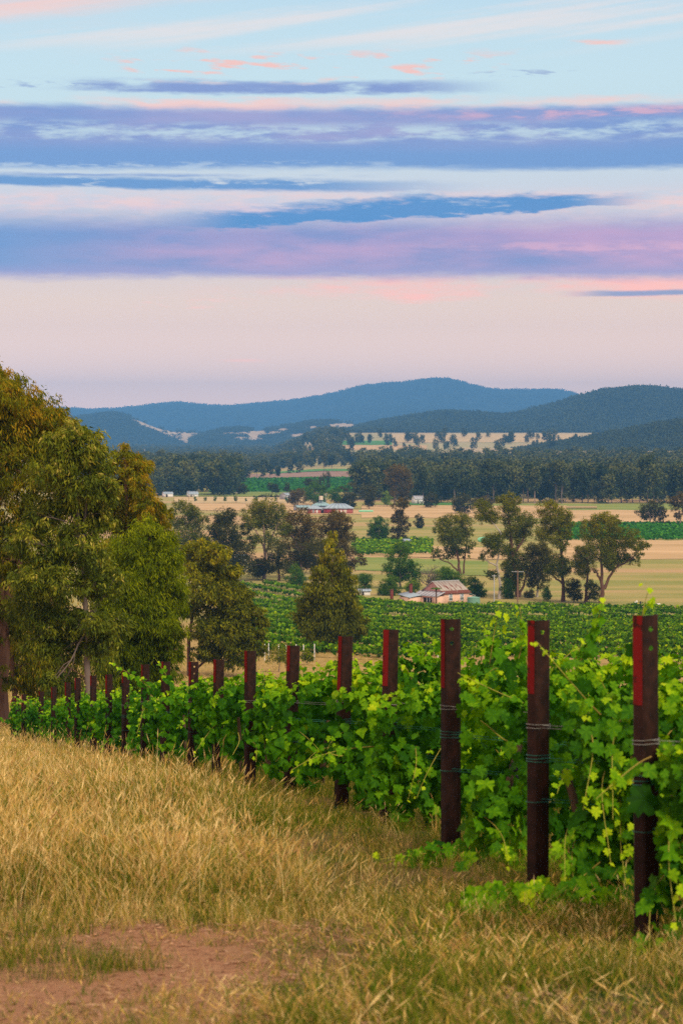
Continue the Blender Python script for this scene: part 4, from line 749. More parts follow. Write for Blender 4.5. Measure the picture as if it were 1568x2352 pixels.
# tree fern by the porch
fx, fy = (1001 - CX) * 596 / FPX, 596; fg = float(hz(fx, fy)); fr_ = thing('tree_fern', 'small palm-like tree fern by the dark porch of the pink house', 'tree fern', (fx, fy, fg))
ft = -(1354 - HV) * fy / FPX - fg
g = Geo(); g.tube([(0, 0, -.3), (.05, 0, ft * .5), (0, 0, ft)], [.22, .16, .2], 6); g.obj('trunk', M['bark_brown'], fr_)
for q in range(14):
    a = q * 2 * PI / 14; g = Geo(); P0 = [(math.cos(a) * r_, math.sin(a) * r_, ft + .55 * math.sin(r_ * 1.6) - .12 * r_ * r_) for r_ in (0, .4, .8, 1.2, 1.5)]
    for (p, p2), w_ in zip(zip(P0, P0[1:]), (.3, .34, .28, .16)):
        sx, sy = -math.sin(a) * w_, math.cos(a) * w_
        g.quads([(p[0] - sx, p[1] - sy, p[2] - .05), (p2[0] - sx * .8, p2[1] - sy * .8, p2[2] - .05), p2, p], .6); g.quads([p, p2, (p2[0] + sx * .8, p2[1] + sy * .8, p2[2] - .05), (p[0] + sx, p[1] + sy, p[2] - .05)], .4)
    g.obj('frond', M['tree_green'], fr_)
def shed(name, label, x0, x1, vt, vb, wall, roof, depth=6, rise=.35, door=None, cat='shed', rot=.25, doors=0, windows=0):
    Y = ground_Y(vb); k = Y / FPX; w = (x1 - x0) * k; h = (vb - vt) * k; gx, _, gz = on_ground((x0 + x1) / 2, Y)
    r = thing(name, label, cat, (gx, Y, gz), rot); he = h * (1 - rise); hw = w / 2
    g = Geo(); g.box((-hw, 0, -.4), (hw, depth, he)); g.obj('wall', M[wall], r)
    yr_ = depth / 2; o_ = .35
    corrugated(r, 'roof_sheet', [(-hw - o_, -o_, he - .05), (hw + o_, -o_, he - .05), (hw + o_, yr_, h), (-hw - o_, yr_, h)], M[roof], 4)
    corrugated(r, 'roof_sheet', [(hw + o_, depth + o_, he - .05), (-hw - o_, depth + o_, he - .05), (-hw - o_, yr_, h), (hw + o_, yr_, h)], M[roof], 4)
    g = Geo(); g.add([(-hw - .01, 0, he), (-hw - .01, depth, he), (-hw - .01, yr_, h - .06), (hw + .01, 0, he), (hw + .01, depth, he), (hw + .01, yr_, h - .06)], [(1, 0, 2), (3, 4, 5)]); g.obj('gable', M[wall], r)
    for d in range(doors): g = Geo(); x = -hw * .6 + d * w * .28; g.box((x, -.05, 0), (x + w * .2, -.004, he * .8)); g.obj('door', M['dark_open'], r)
    for d in range(windows): window(r, -hw * .5 + d * w * .3, he * .35, w * .12, he * .35, -.004)
    return r
shed('shed', 'small white shed half hidden behind the cone-shaped tree', 826, 850, 1354, 1368, 'white_paint', 'steel_pale', 4, .25, rot=.1, doors=1)
shed('hut', 'tiny weathered grey hut at the edge of the straw strip', 930, 944, 1238, 1250, 'shed_grey', 'steel_pale', 4, .3, rot=.5, doors=1)
shed('barn', 'small white barn below the forest edge', 377, 398, 1130, 1142, 'white_paint', 'steel_pale', 8, .35, cat='barn', doors=1)
shed('cottage', 'white cottage with pale blue roof along the straw paddock', 433, 456, 1129, 1141, 'white_paint', 'steel_pale', 8, .5, cat='house', windows=2, doors=1)
shed('shed', 'pale grey tin shed standing left of the farmhouse trees', 657, 677, 1132, 1148, 'shed_grey', 'steel_pale', 9, .3, rot=.6, doors=1)
shed('cottage', 'hidden white cottage among trees at the forest edge', 953, 975, 1139, 1158, 'white_paint', 'shed_grey', 9, .4, cat='house', windows=2, doors=1)
shed('shed', 'low white outbuilding glimpsed through the gum grove trunks', 540, 562, 1274, 1292, 'white_paint', 'steel_pale', 5, .3, rot=-.2, doors=1)
shed('shed', 'open grey hay shed left of the brick farmhouse', 683, 714, 1161, 1174, 'shed_grey', 'roof_teal', 10, .35, doors=2)
# brick farmhouse: two hip-roofed wings
Yb = ground_Y(1180); k = Yb / FPX; bx, _, bz = on_ground(757, Yb); fh = thing('brick_farmhouse', 'long red-brick farmhouse with pale blue-grey hipped roof in the valley', 'house', (bx, Yb, bz), -.06)
def hip(parent, x0, x1, y0, y1, he, h, wall, roof):
    g = Geo(); g.box((x0, y0, -.4), (x1, y1, he)); g.obj('wall', M[wall], parent); o_ = .7; d = (y1 - y0) / 2; X0, X1, Y0, Y1 = x0 - o_, x1 + o_, y0 - o_, y1 + o_
    a, b, c, e = (X0, Y0, he), (X1, Y0, he), (X1, Y1, he), (X0, Y1, he); m = (y0 + y1) / 2; r0_, r1_ = (min(X0 + d, (X0 + X1) / 2 - .2), m, h), (max(X1 - d, (X0 + X1) / 2 + .2), m, h)
    for q in ([a, b, r1_, r0_], [c, e, r0_, r1_]):
        for s in range(6):
            u0, u1 = s / 6, (s + 1) / 6; q_ = np.array(q, float); g = Geo(); off = np.array([0, 0, .03 * (s % 2)])
            slab(g, [q_[0] + (q_[1] - q_[0]) * u0 + off, q_[0] + (q_[1] - q_[0]) * u1 + off, q_[3] + (q_[2] - q_[3]) * u1 + off, q_[3] + (q_[2] - q_[3]) * u0 + off], .1); g.obj('roof_sheet', M[roof], parent)
    g = Geo(); g.add([b, c, r1_, e, a, r0_], [(0, 1, 2), (3, 4, 5)]); g.obj('roof_end', M[roof], parent)
hip(fh, -3.5, 12.6, 0, 10, 2.9, 5.6, 'brick', 'steel_pale'); hip(fh, -12.6, -5, -1.5, 7, 2.7, 4.9, 'brick', 'steel_pale'); hip(fh, -11, -.5, 9, 19, 4.2, 6.4, 'shed_grey', 'roof_teal')
for x in (-2.6, .3): g = Geo(); g.box((x, -.06, 0), (x + 2.6, -.004, 2.3)); g.obj('garage_door', M['door_red'], fh)
for x in (4.2, 8.6): window(fh, x, .6, 1.6, 1.5, -.004, mat_g='curtain')
g = Geo(); g.box((6, -.06, 0), (7, -.004, 2.1)); g.obj('door', M['white_paint'], fh)
window(fh, -9, .6, 1.0, 1.5, -1.504); g = Geo(); g.box((-7.6, -1.56, 0), (-6.6, -1.504, 2.1)); g.obj('door', M['white_paint'], fh)
# header tank on its stand
hx2, _, hz2 = on_ground(737, Yb + 12); ts = thing('tank_stand', 'pale header tank on a steel stand behind the brick farmhouse', 'tank stand', (hx2, Yb + 12, hz2))
for sx in (-1, 1):
    for sy in (-1, 1): g = Geo(); g.tube([(sx * .9, sy * .9, 0), (sx * .8, sy * .8, 7.3)], .1, 5); g.obj('leg', M['shed_grey'], ts)
g = Geo(); g.box((-1.2, -1.2, 7.3), (1.2, 1.2, 7.5)); g.obj('platform', M['shed_grey'], ts); g = Geo(); g.tube([(0, 0, 7.5), (0, 0, 9.6)], 1.15, 14); g.obj('tank', M['curtain'], ts)
# power poles
def pole(label, x, vt, vb, arm=1.2, double=False, Y=None, mat='pole_wood'):
    Y = Y or ground_Y(vb); gx, _, gz = on_ground(x, Y); h = -(vt - HV) * Y / FPX - gz; p = thing('power_pole', label, 'power pole', (gx, Y, gz), .1, 'power poles')
    g = Geo(); g.tube([(0, 0, -.3), (0, 0, h)], [.17, .12], 8); g.obj('post', M[mat], p)
    for z in ([h - .35, h - 1.0] if double else [h - .35]):
        g = Geo(); g.box((-arm, -.07, z - .06), (arm, .07, z + .06)); ca = g.obj('crossarm', M['shed_grey'], p)
        for s in (-.9, -.35, .35, .9): g = Geo(); g.tube([(s * arm, 0, z + .06), (s * arm, 0, z + .2)], [.05, .03], 6); g.obj('insulator', M['white_paint'], ca)
    return p
pole('tall wooden power pole with crossarm before the tall gum clump', 1188, 1310, 1382, 1.5, Y=600)
pole('thin grey pole without wires beside the dead white trunk', 1134, 1320, 1378, .5, Y=605, mat='shed_grey')
pole('steel-topped power pole behind the brick farmhouse', 748, 1133, 1168, 1.2, True, mat='shed_grey')
pole('slim power pole at the left end of the young avenue', 434, 1127, 1153, .9); pole('power pole standing in the middle of the young avenue', 543, 1130, 1157, 1.0)
pole('power pole at the right end of the young avenue', 637, 1136, 1160, .9)
# wrapped bales, hay, sign posts
bl = None
for q in range(8):
    l = on_ground(826 + q * 4.0, ground_Y(1177)); lab = f'mint green plastic-wrapped bale, {nth(q + 1)} in line from the brick farmhouse'
    if bl is None: g = Geo(); g.tube([(0, -.6, .6), (0, -.5, .6), (0, .5, .6), (0, .6, .6)], [.5, .62, .62, .5], 12); bl = tag(g.obj('wrapped_bale', M['bale_wrap'], smooth=True, loc=l), lab, 'bale', 'wrapped bales'); bl.rotation_euler = (0, 0, 1.5)
    else: o = bl.copy(); COL.objects.link(o); o.location = l; o['label'] = lab
l = on_ground(1110, ground_Y(1246)); g = Geo(); g.tube([(-2.4, 0, .8), (-2.0, 0, .9), (0, 0, 1.1), (1.6, 0, 1.0), (2.3, 0, .7)], [.6, 1.0, 1.15, 1.0, .5], 12); tag(g.obj('covered_stack', M['bale_wrap'], smooth=True, loc=l), 'mint green covered stack beside the tall gum clump', 'hay stack')
hb = None
for q in range(13):
    l = on_ground(1302 + q * 5.4, ground_Y(1169)); lab = f'round brown hay bale, {nth(q + 1)} from the left in the line below the forest'
    if hb is None: g = Geo(); g.tube([(-.7, 0, .85), (.7, 0, .85)], .85, 12); hb = tag(g.obj('hay_bale', M['hay'], loc=l), lab, 'hay bale', 'hay bales by the forest')
    else: o = hb.copy(); COL.objects.link(o); o.location = l; o['label'] = lab
Ys_ = 585
M['sign_yellow'] = material('sign_yellow', (.75, .42, .03), .5, .3)
for x, vt, mt, lab in ((1457, 1382, 'white_paint', 'short white marker post left of the yellow sign'), (1461, 1379, 'white_paint', 'tall white marker post behind the yellow sign'), (1470, 1381, 'dark_open', 'dark stump post right of the yellow sign')):
    l = on_ground(x, Ys_); h = -(vt - HV) * Ys_ / FPX - l[2]; g = Geo(); g.tube([(0, 0, -.2), (0, 0, h - .1), (0, 0, h)], [.2, .19, .12], 8); tag(g.obj('marker_post', M[mt], loc=l), lab, 'post')
l = on_ground(1464, 583); sg = thing('road_sign', 'small yellow diamond sign beside the white marker posts', 'sign', l); h = -(1389 - HV) * 583 / FPX - l[2]
g = Geo(); g.box((-.04, 0, -.2), (.04, .06, h)); g.obj('post', M['shed_grey'], sg); g = Geo(); g.add([(0, -.03, h - .45), (.45, -.03, h), (0, -.03, h + .45), (-.45, -.03, h), (0, -.005, h - .45), (.45, -.005, h), (0, -.005, h + .45), (-.45, -.005, h)], [(0, 1, 2, 3), (7, 6, 5, 4), (0, 4, 5, 1), (1, 5, 6, 2), (2, 6, 7, 3), (3, 7, 4, 0)]); g.obj('panel', M['sign_yellow'], sg)
l = on_ground(1511, 590); h = -(1386 - HV) * 590 / FPX - l[2]; g = Geo(); g.box((-.4, -.3, h - .8), (.4, .3, h)); g.box((-.06, -.06, -.2), (.06, .06, h - .8)); tag(g.obj('white_box', M['white_paint'], loc=l), 'small white box on a stake at the far road edge', 'box')

# ------------------------------------------------------------------ far vineyards: every row a thing
def vine_row(p0, p1, card, per_m, wid, h, mat, label, group, seed, stems=True):
    rg = np.random.default_rng(seed); p0, p1 = np.array(p0, float), np.array(p1, float); L = np.linalg.norm(p1 - p0); n = int(L * per_m)
    if n < 8: return
    u = rg.random(n); c = p0[None] + (p1 - p0)[None] * u[:, None]; d = (p1 - p0) / L; side = np.array([d[1], -d[0]])
    th = rg.uniform(0, PI, n) ** 1.0; env = 1 + .2 * np.sin(u * L * 1.7 + seed) + .16 * np.sin(u * L * .63 + seed * 2) + .2 * np.sin(u * L * 3.1 + seed * 3)
    rad = (.55 + .45 * rg.random(n)) * env
    off = np.cos(th) * wid * .5 * rad; hh_ = h * .45 + np.sin(th) * h * .55 * rad - (rg.random(n) < .35) * rg.uniform(0, h * .3, n)
    xy = c + side[None] * off[:, None]; p = np.stack([xy[:, 0], xy[:, 1], hz(xy[:, 0], xy[:, 1]) + hh_], -1)
    nrm = norm(np.stack([side[0] * np.cos(th), side[1] * np.cos(th), np.sin(th)], -1) + rg.normal(size=(n, 3)) * .5)
    a = norm(np.cross(nrm, norm(rg.normal(size=(n, 3))))); s = np.cross(nrm, a); sz = card * rg.uniform(.6, 1.3, n)
    q = p[:, None] + (LEAF_K[None, :, :1] - .5) * a[:, None] * sz[:, None, None] + LEAF_K[None, :, 1:] * s[:, None] * sz[:, None, None] * 1.1
    o0 = np.array([p0[0], p0[1], float(hz(*p0))]); g = Geo(); v = np.clip(.22 + .62 * np.sin(th) ** 2 * rg.random(n) + rg.normal(size=n) * .14 + .10 * np.sin(u * L * .4 + seed), 0, 1)  # lime young leaves on top; shade of the row sides put into leaf colour
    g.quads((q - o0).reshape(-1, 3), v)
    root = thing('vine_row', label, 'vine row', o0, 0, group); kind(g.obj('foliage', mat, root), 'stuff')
    return root
M['wood_post'] = material('wood_post', (.16, .10, .07), .9, .1)
# main slope: rows run down the slope at an angle
dx_, dy_ = .30, -.954; nrm_ = np.array([.954, .30]); rows = 0; cnt = {0: 0, 1: 0}
def clip_row(c):
    """part of the line (c*nrm + t*d) inside the vineyard outline"""
    ts = np.arange(-900, 900, 2.0); x = c * nrm_[0] + ts * dx_; y = c * nrm_[1] + ts * dy_
    px = CX + x * FPX / np.maximum(y, 1); far = np.interp(px, [540, 660, 840, 1000, 1250, 1568, 1700], [690, 690, 590, 570, 568, 552, 548])
    near = np.interp(px, [500, 700, 900, 1568], [322, 312, 300, 285])
    ok = (y > near) & (y < far) & (px > 520) & (px < 1680); return x[ok], y[ok]
for c in np.arange(60, 330, 9.0):
    x, y = clip_row(c)
    if len(x) < 6: continue
    split = 515 if True else 0
    for lo, hi in ((0, 488), (500, 2000)):
        k = (y > lo) & (y < hi)
        if k.sum() < 5: continue
        xs_, ys_ = x[k], y[k]; rows += 1; upper = lo > 0; cnt[int(upper)] += 1; no = cnt[int(upper)]
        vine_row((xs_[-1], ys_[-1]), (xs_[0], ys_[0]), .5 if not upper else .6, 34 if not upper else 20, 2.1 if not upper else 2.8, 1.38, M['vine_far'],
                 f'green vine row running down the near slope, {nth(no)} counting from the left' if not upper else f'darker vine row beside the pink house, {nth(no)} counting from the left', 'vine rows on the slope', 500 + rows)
# headland row across the near edge, then stakes in the grass in front of it
xs0 = np.array([520, 700, 900, 1150, 1400, 1660.0]); yn = np.interp(xs0, [500, 700, 900, 1568], [318, 308, 296, 281])
for q in range(5):
    a = ((xs0[q] - CX) * yn[q] / FPX, yn[q]); b_ = ((xs0[q + 1] - CX) * yn[q + 1] / FPX, yn[q + 1])
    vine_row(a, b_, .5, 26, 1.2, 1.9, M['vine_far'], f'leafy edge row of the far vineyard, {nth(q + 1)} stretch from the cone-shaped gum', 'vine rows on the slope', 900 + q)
for q, x in enumerate((608, 617, 640, 657, 680, 697, 722, 962, 1005)):
    Y = (296, 299, 297, 292, 296, 294, 297, 288, 286)[q]; l = on_ground(x, Y); g = Geo(); g.tube([(0, 0, -.2), (0, 0, 2.0), (0, 0, 2.03)], [.05, .05, .01], 6)
    tag(g.obj('vineyard_stake', M['white_paint'], loc=l), f'thin pale stake at the far vineyard edge, {nth(q + 1)} from the left', 'stake', 'pale vineyard stakes')
# cross vineyards in the valley
def block(x0, x1, v0, v1, step, card, per_m, mat, label, seed):
    Y0, Y1 = ground_Y(v1), ground_Y(v0)
    for q, Y in enumerate(np.arange(Y0, Y1, step)):
        jx = 6 * math.sin(q * 2.3 + seed), 5 * math.sin(q * 1.7 + seed)
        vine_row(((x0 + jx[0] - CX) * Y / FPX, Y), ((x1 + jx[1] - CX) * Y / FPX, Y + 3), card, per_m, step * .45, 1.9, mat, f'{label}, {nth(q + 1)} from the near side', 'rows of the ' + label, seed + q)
block(1286, 1640, 1206, 1242, 8, 1.3, 5, M['vine_far2'], 'green vine row across the valley behind the golden gum', 2000)
block(812, 990, 1244, 1276, 6, 1.0, 5, M['vine_far'], 'vine row in the small green block below the pine', 2100)
block(500, 822, 1100, 1129, 22, 2.4, 3, M['vine_far2'], 'far vine row in the green block before the forest', 2200)

# ------------------------------------------------------------------ foreground: posts and vines
POSTS = [(1491, 1413, 1496, 13.2), (1243, 1425, 1242, 15.5), (1037, 1422, 1037, 18.2), (908, 1447, 895, 21.5), (797, 1462, 786, 24.5), (677, 1483, 668, 27.5), (577, 1495, 576, 30.5), (505, 1515, 500, 33.5), (447, 1520, 443, 36.5),
         (383, 1520, 379, 39.5), (335, 1526, 333, 43), (290, 1540, 289, 47), (252, 1549, 250, 50.5), (216, 1552, 216, 54), (180, 1557, 179, 58), (157, 1567, 157, 61), (125, 1578, 125, 66), (96, 1588, 95, 71), (56, 1595, 55, 78), (41, 1598, 40, 82), (32, 1607, 31, 90)]
ORD = ['nearest', 'second', 'third', 'fourth', 'fifth', 'sixth', 'seventh', 'eighth', 'ninth', 'tenth', 'eleventh', 'twelfth', 'thirteenth', 'fourteenth', 'fifteenth', 'sixteenth', 'seventeenth', 'eighteenth', 'nineteenth', 'twentieth', 'farthest']
PROF_W = .0945       # front web width
def post_geo(h, holes):
    """folded steel channel: flat web to the front, two flanges bent back, open behind"""
    prof = np.array([(-.074, .062), (-.080, .046), (-.052, .004), (-.041, -.004), (.041, -.004), (.051, .004), (.070, .040), (.066, .060)]); t = .005
    nn = np.gradient(prof, axis=0); nn = norm(np.stack([-nn[:, 1], nn[:, 0]], -1)); inner = prof + nn * t
    zs = [-.45, 0, .5, h - .55, h - .30]
    g = Geo(); ring = np.vstack([prof, inner[::-1]]); m = len(ring)
    def shell(z0, z1, seg):
        for j in seg:
            a, b = ring[j], ring[(j + 1) % m]
            g.quads([(a[0], a[1], z0), (b[0], b[1], z0), (b[0], b[1], z1), (a[0], a[1], z1)])
    allseg = list(range(m)); web = [3, 11]
    if not holes:
        shell(-.45, h, allseg)
    else:
        shell(-.45, h, [j for j in allseg if j not in web])
        edges = [-.45]; hs = [h - .18, h - .075]
        for j in web:
            x0, x1 = ring[j][0], ring[(j + 1) % m][0]; yy = ring[j][1]; xl, xr = min(x0, x1), max(x0, x1)
            cuts = [-.45, hs[0] - .04, hs[0] + .04, hs[1] - .04, hs[1] + .04, h]
            for q in (0, 2, 4): g.quads([(xl, yy, cuts[q]), (xr, yy, cuts[q]), (xr, yy, cuts[q + 1]), (xl, yy, cuts[q + 1])])
            for c in hs:
                N = 16; an = np.arange(N) * 2 * PI / N; ci = np.stack([np.cos(an) * .0145, np.full(N, yy), c + np.sin(an) * .0145], -1)
                sq = np.stack([np.clip(np.cos(an) * 1.42, -1, 1) * (xr - xl) / 2 + (xl + xr) / 2, np.full(N, yy), c + np.clip(np.sin(an) * 1.42, -1, 1) * .04], -1)
                g.add(np.vstack([ci, sq]), [(k, (k + 1) % N, N + (k + 1) % N, N + k) for k in range(N)])
        for c in hs:
            N = 16; an = np.arange(N) * 2 * PI / N; y0, y1 = ring[3][1], ring[11][1]
            ci = np.stack([np.cos(an) * .0145, np.full(N, y0), c + np.sin(an) * .0145], -1); c2 = ci.copy(); c2[:, 1] = y1
            g.add(np.vstack([ci, c2]), [(k, N + k, N + (k + 1) % N, (k + 1) % N) for k in range(N)])
    n = len(prof)
    for z, up in ((h, 1),):
        for j in range(n - 1):
            a, b, c, d = prof[j], prof[j + 1], inner[j + 1], inner[j]; g.quads([(a[0], a[1], z), (b[0], b[1], z), (c[0], c[1], z), (d[0], d[1], z)])
    return g, prof
def loop_pts(z, prof, grow=.006, tilt=0.0):
    c = prof.mean(0); ring = np.vstack([prof, [(.03, .075), (-.03, .075)]]); ring = c + (ring - c) * (1 + grow / .05); ring = np.vstack([ring, ring[:1]])
    return np.stack([ring[:, 0], ring[:, 1], z + tilt * ring[:, 0]], -1)
post_world = []
for q, (x, vt, xb, Y) in enumerate(POSTS):
    X = (xb - CX) * Y / FPX; gz = float(hz(X, Y)); zt = -(vt - HV) * Y / FPX; h = zt - gz; lean = (x - xb) * Y / FPX
    rg = random.Random(q + 5)
    lab = f'rust-brown steel vineyard post, {ORD[q]} of the posts along the grass'
    if q == 0: lab = 'widest nearest rust-brown post with long red edge and two holes'
    if q == 1: lab = 'rust-brown post with two holes, next after the nearest post'
    if q == 2: lab = 'rust-brown post with twisted wire round its middle, third from nearest'
    if q == 3: lab = 'leaning post with bright red edge half covered by vine leaves, fourth from nearest'
    root = thing('vineyard_post', lab, 'post', (X, Y, gz), 0, 'steel posts at the ends of the vine rows')
    root.rotation_euler = (rg.uniform(-.01, .01), lean / h, rg.uniform(-.12, .12) + (.40, .26, .10, .42, .22, .26)[q] if q < 6 else rg.uniform(.08, .24))
    g, prof = post_geo(h, q in (0, 1, 2, 8)); g.obj('channel', M['rust_steel'], root)
    # painted edge: on the left flange of the top
    pl = (.49, .47, .52, .50, .56)[q] if q < 5 else rg.uniform(.12, .42)
    a, b = prof[1] + (-.0015, -.0015), prof[2] + (-.0015, -.0015); a2, b2 = prof[0] + (-.0018, 0), prof[1] + (-.0018, 0)
    g = Geo(); g.quads([(a[0], a[1], h - pl), (b[0], b[1], h - pl), (b[0], b[1], h + .0005), (a[0], a[1], h + .0005)]); g.quads([(a2[0], a2[1], h - pl), (a[0], a[1], h - pl), (a[0], a[1], h + .0005), (a2[0], a2[1], h + .0005)]); g.obj('red_edge', M['red_paint'], root)
    if q < 14:
        for z, mt, nl in ((h * .62, 'wire_grey', 2), (h * .50, 'wire_green', 3), (h * .36, 'wire_green', 1), (.03, 'wire_green', 1))[: 4 if q < 5 else 3]:
            g = Geo()
            for r_ in range(nl): g.tube(loop_pts(z + r_ * .022, prof, .004, rg.uniform(-.06, .06)), .0024, 5)
            g.obj('wire_loop', M[mt], root)
    post_world.append((X, Y, gz, h))

# vine leaf: five lobes, slightly cupped
_o = np.array([(0, -.06), (.20, -.16), (.36, -.02), (.30, .16), (.52, .22), (.44, .44), (.27, .52), (.30, .74), (.14, .72), (0, 1.0), (-.14, .72), (-.30, .74), (-.27, .52), (-.44, .44), (-.52, .22), (-.30, .16), (-.36, -.02), (-.20, -.16)])
def leaf_template(simple=False):
    o = _o if not simple else np.array([(0, -.1), (.34, -.05), (.50, .25), (.28, .55), (0, 1.0), (-.28, .55), (-.50, .25), (-.34, -.05)])
    c = np.array([[0, .28]]); v = np.vstack([o, c]); r = np.linalg.norm(v - c, axis=1)
    z = -.28 * r ** 2 + .10 * np.abs(v[:, 0]) + .05 * np.sin(v[:, 0] * 9) * np.cos(v[:, 1] * 7)
    return np.stack([v[:, 0], v[:, 1], z], -1), np.array([(k, (k + 1) % len(o), len(o)) for k in range(len(o))])
LT, LTS = leaf_template(), leaf_template(True)
def leaf_frames(p, down, nrm, size):
    """rows of 3x3 frames: leaf y axis points to the tip"""
    n = norm(nrm); y = norm(down - (down * n).sum(-1, keepdims=True) * n); x = np.cross(y, n); return np.stack([x, y, n], 1) * size[:, None, None]
LEAF_MESH = {}
for simple in (0, 1):
    for k in range(10):
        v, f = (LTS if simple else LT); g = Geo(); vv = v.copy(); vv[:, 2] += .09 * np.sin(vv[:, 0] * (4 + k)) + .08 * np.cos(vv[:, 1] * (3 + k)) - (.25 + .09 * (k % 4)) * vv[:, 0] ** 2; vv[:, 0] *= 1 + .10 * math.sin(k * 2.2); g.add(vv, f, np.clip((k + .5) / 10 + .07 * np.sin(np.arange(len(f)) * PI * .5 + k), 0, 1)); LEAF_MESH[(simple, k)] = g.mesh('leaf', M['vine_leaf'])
from mathutils import Matrix
def leaf_objects(parent, p, fr, v, simple):
    for q in range(len(p)):
        o = bpy.data.objects.new('leaf', LEAF_MESH[(simple, min(9, int(v[q] * 10)))]); COL.objects.link(o); o.parent = parent
        m = Matrix.Identity(4)
        for c in range(3):
            for r in range(3): m[r][c] = fr[q, c, r]
            m[c][3] = p[q, c]
        o.matrix_local = m
ROWD = np.array([1.0, .04])
#        top, start-height, overflow left, bottom
SPEC = {0: (1.45, 1.1, -.02, .2), 1: (1.60, 1.12, -.12, .25), 2: (1.58, 1.35, -.05, .3), 3: (1.55, 1.25, .16, .15), 4: (1.52, 1.3, .12, .2)}
leaf_left = 0
def grape_row(q):
    X, Y, gz, h = post_world[q]; rg = np.random.default_rng(4000 + q); xr = (1568 - CX) * Y / FPX + 1.6 + (1.2 if q < 3 else 0); L = max(1.5, xr - X)
    if q >= 12: L = min(L, 14)
    top, st, over_, bot = SPEC.get(q, (1.48, 1.24, float(rg.uniform(-.08, .28)), .18))
    dens = 500 if q < 6 else 300 if q < 12 else 180; n = int((L + over_) * dens)
    s = rg.uniform(-over_, L, n)
    s = np.where(rg.random(n) < .12, rg.uniform(-over_, 1.2, n), s)
    tp = st + (top - st) * np.clip((s + over_) / .7, 0, 1) + .12 * np.sin(s * 2.3 + q * 1.7) + .08 * np.sin(s * 5.1 + q)
    bt = bot + .18 * np.sin(s * 3.1 + q) + .12 * np.sin(s * 7.3 + q * 2)
    bt = np.where(s < 0, bt + .15, bt)
    u = rg.beta(1.25, 1.0, n); hgt = bt + (tp - bt) * u
    wd = (.20 + .30 * np.sin(np.clip(u, .02, .98) * PI) ** .6) * (1 + .25 * np.sin(s * 3.7 + q * 3) + .2 * np.sin(hgt * 6 + s * 2))
    th = np.where(rg.random(n) < .68, -1, 1) * np.sqrt(rg.uniform(.05, 1.1, n)); y = th * wd
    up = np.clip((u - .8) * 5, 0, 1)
    xw, yw = X + ROWD[0] * s, Y + ROWD[1] * s + y; zw = hz(X + s, Y + ROWD[1] * s) + hgt
    holl = np.sin(s * 2.7 + q * 2.1 + 1.3 * np.sin(hgt * 3)) * np.sin(hgt * 4.6 + q + np.sin(s * 1.9)) + .35 * np.sin(s * 7.1 + hgt * 6)
    gone = (th < -.2) & (holl > .42) & (u < .86)
    if q in (1, 2): gone |= (th < .35) & (s > 0) & (s < (.75 if q == 1 else 1.15)) & (hgt > .5) & (hgt < (1.0 if q == 1 else 1.12)) & (rg.random(n) < .85)
    keepl = ~gone; s, hgt, u, wd, th, y, up, xw, yw, zw, n = *[a[keepl] for a in (s, hgt, u, wd, th, y, up, xw, yw, zw)], int(keepl.sum())
    p = np.stack([xw - X, yw - Y, zw - gz], -1)
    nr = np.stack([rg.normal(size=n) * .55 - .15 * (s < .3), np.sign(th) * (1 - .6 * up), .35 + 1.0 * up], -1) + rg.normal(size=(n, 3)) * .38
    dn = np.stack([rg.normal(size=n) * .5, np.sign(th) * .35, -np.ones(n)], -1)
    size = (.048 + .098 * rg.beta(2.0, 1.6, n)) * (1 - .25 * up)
    if q in (0, 1, 2, 3):
        def more(m, sx, ys, hs_, vv):
            e = np.stack([rg.uniform(*sx, m), rg.uniform(*ys, m), rg.uniform(*hs_, m)], -1); e[:, 2] += hz(X + e[:, 0], Y + e[:, 1]) - gz
            return e, rg.normal(size=(m, 3)) * .5 + (-.1, -.9, .6), rg.normal(size=(m, 3)) * .45 + (0, -.2, -1), rg.uniform(.07, .145, m), vv
        ex = {0: [more(120, (.0, .5), (-.45, -.2), (.1, 1.0), .25)], 1: [more(330, (.22, .95), (-.55, -.2), (.05, 1.05), .30), more(110, (-.55, .5), (-1.0, -.3), (.03, .2), .36)], 2: [more(110, (.1, .6), (-.5, -.2), (.05, .6), .28), more(60, (-.3, .9), (-.9, -.3), (.03, .16), .34)], 3: [more(90, (-.2, .7), (-.55, -.3), (.1, .8), .24)]}[q]
        for e, en, ed, es, evv in ex:
            p = np.vstack([p, e]); nr = np.vstack([nr, en]); dn = np.vstack([dn, ed]); size = np.concatenate([size, es])
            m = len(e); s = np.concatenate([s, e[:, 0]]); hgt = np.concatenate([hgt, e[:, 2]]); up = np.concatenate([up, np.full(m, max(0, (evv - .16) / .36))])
        n = len(p)
    fr = leaf_frames(p, dn, nr, size)
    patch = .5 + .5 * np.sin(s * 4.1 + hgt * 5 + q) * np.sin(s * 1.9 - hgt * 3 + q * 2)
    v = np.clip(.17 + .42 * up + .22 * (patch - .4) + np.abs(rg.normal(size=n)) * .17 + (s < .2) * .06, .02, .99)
    row = thing('grapevine', f'leafy green grapevine row tied to the {ORD[q]} rust-brown post', 'grapevine', (X, Y, gz), 0, 'grapevine rows')
    # shoots: arching tips with small lime leaves
    sp, sf, sv, sg = [], [], [], Geo()
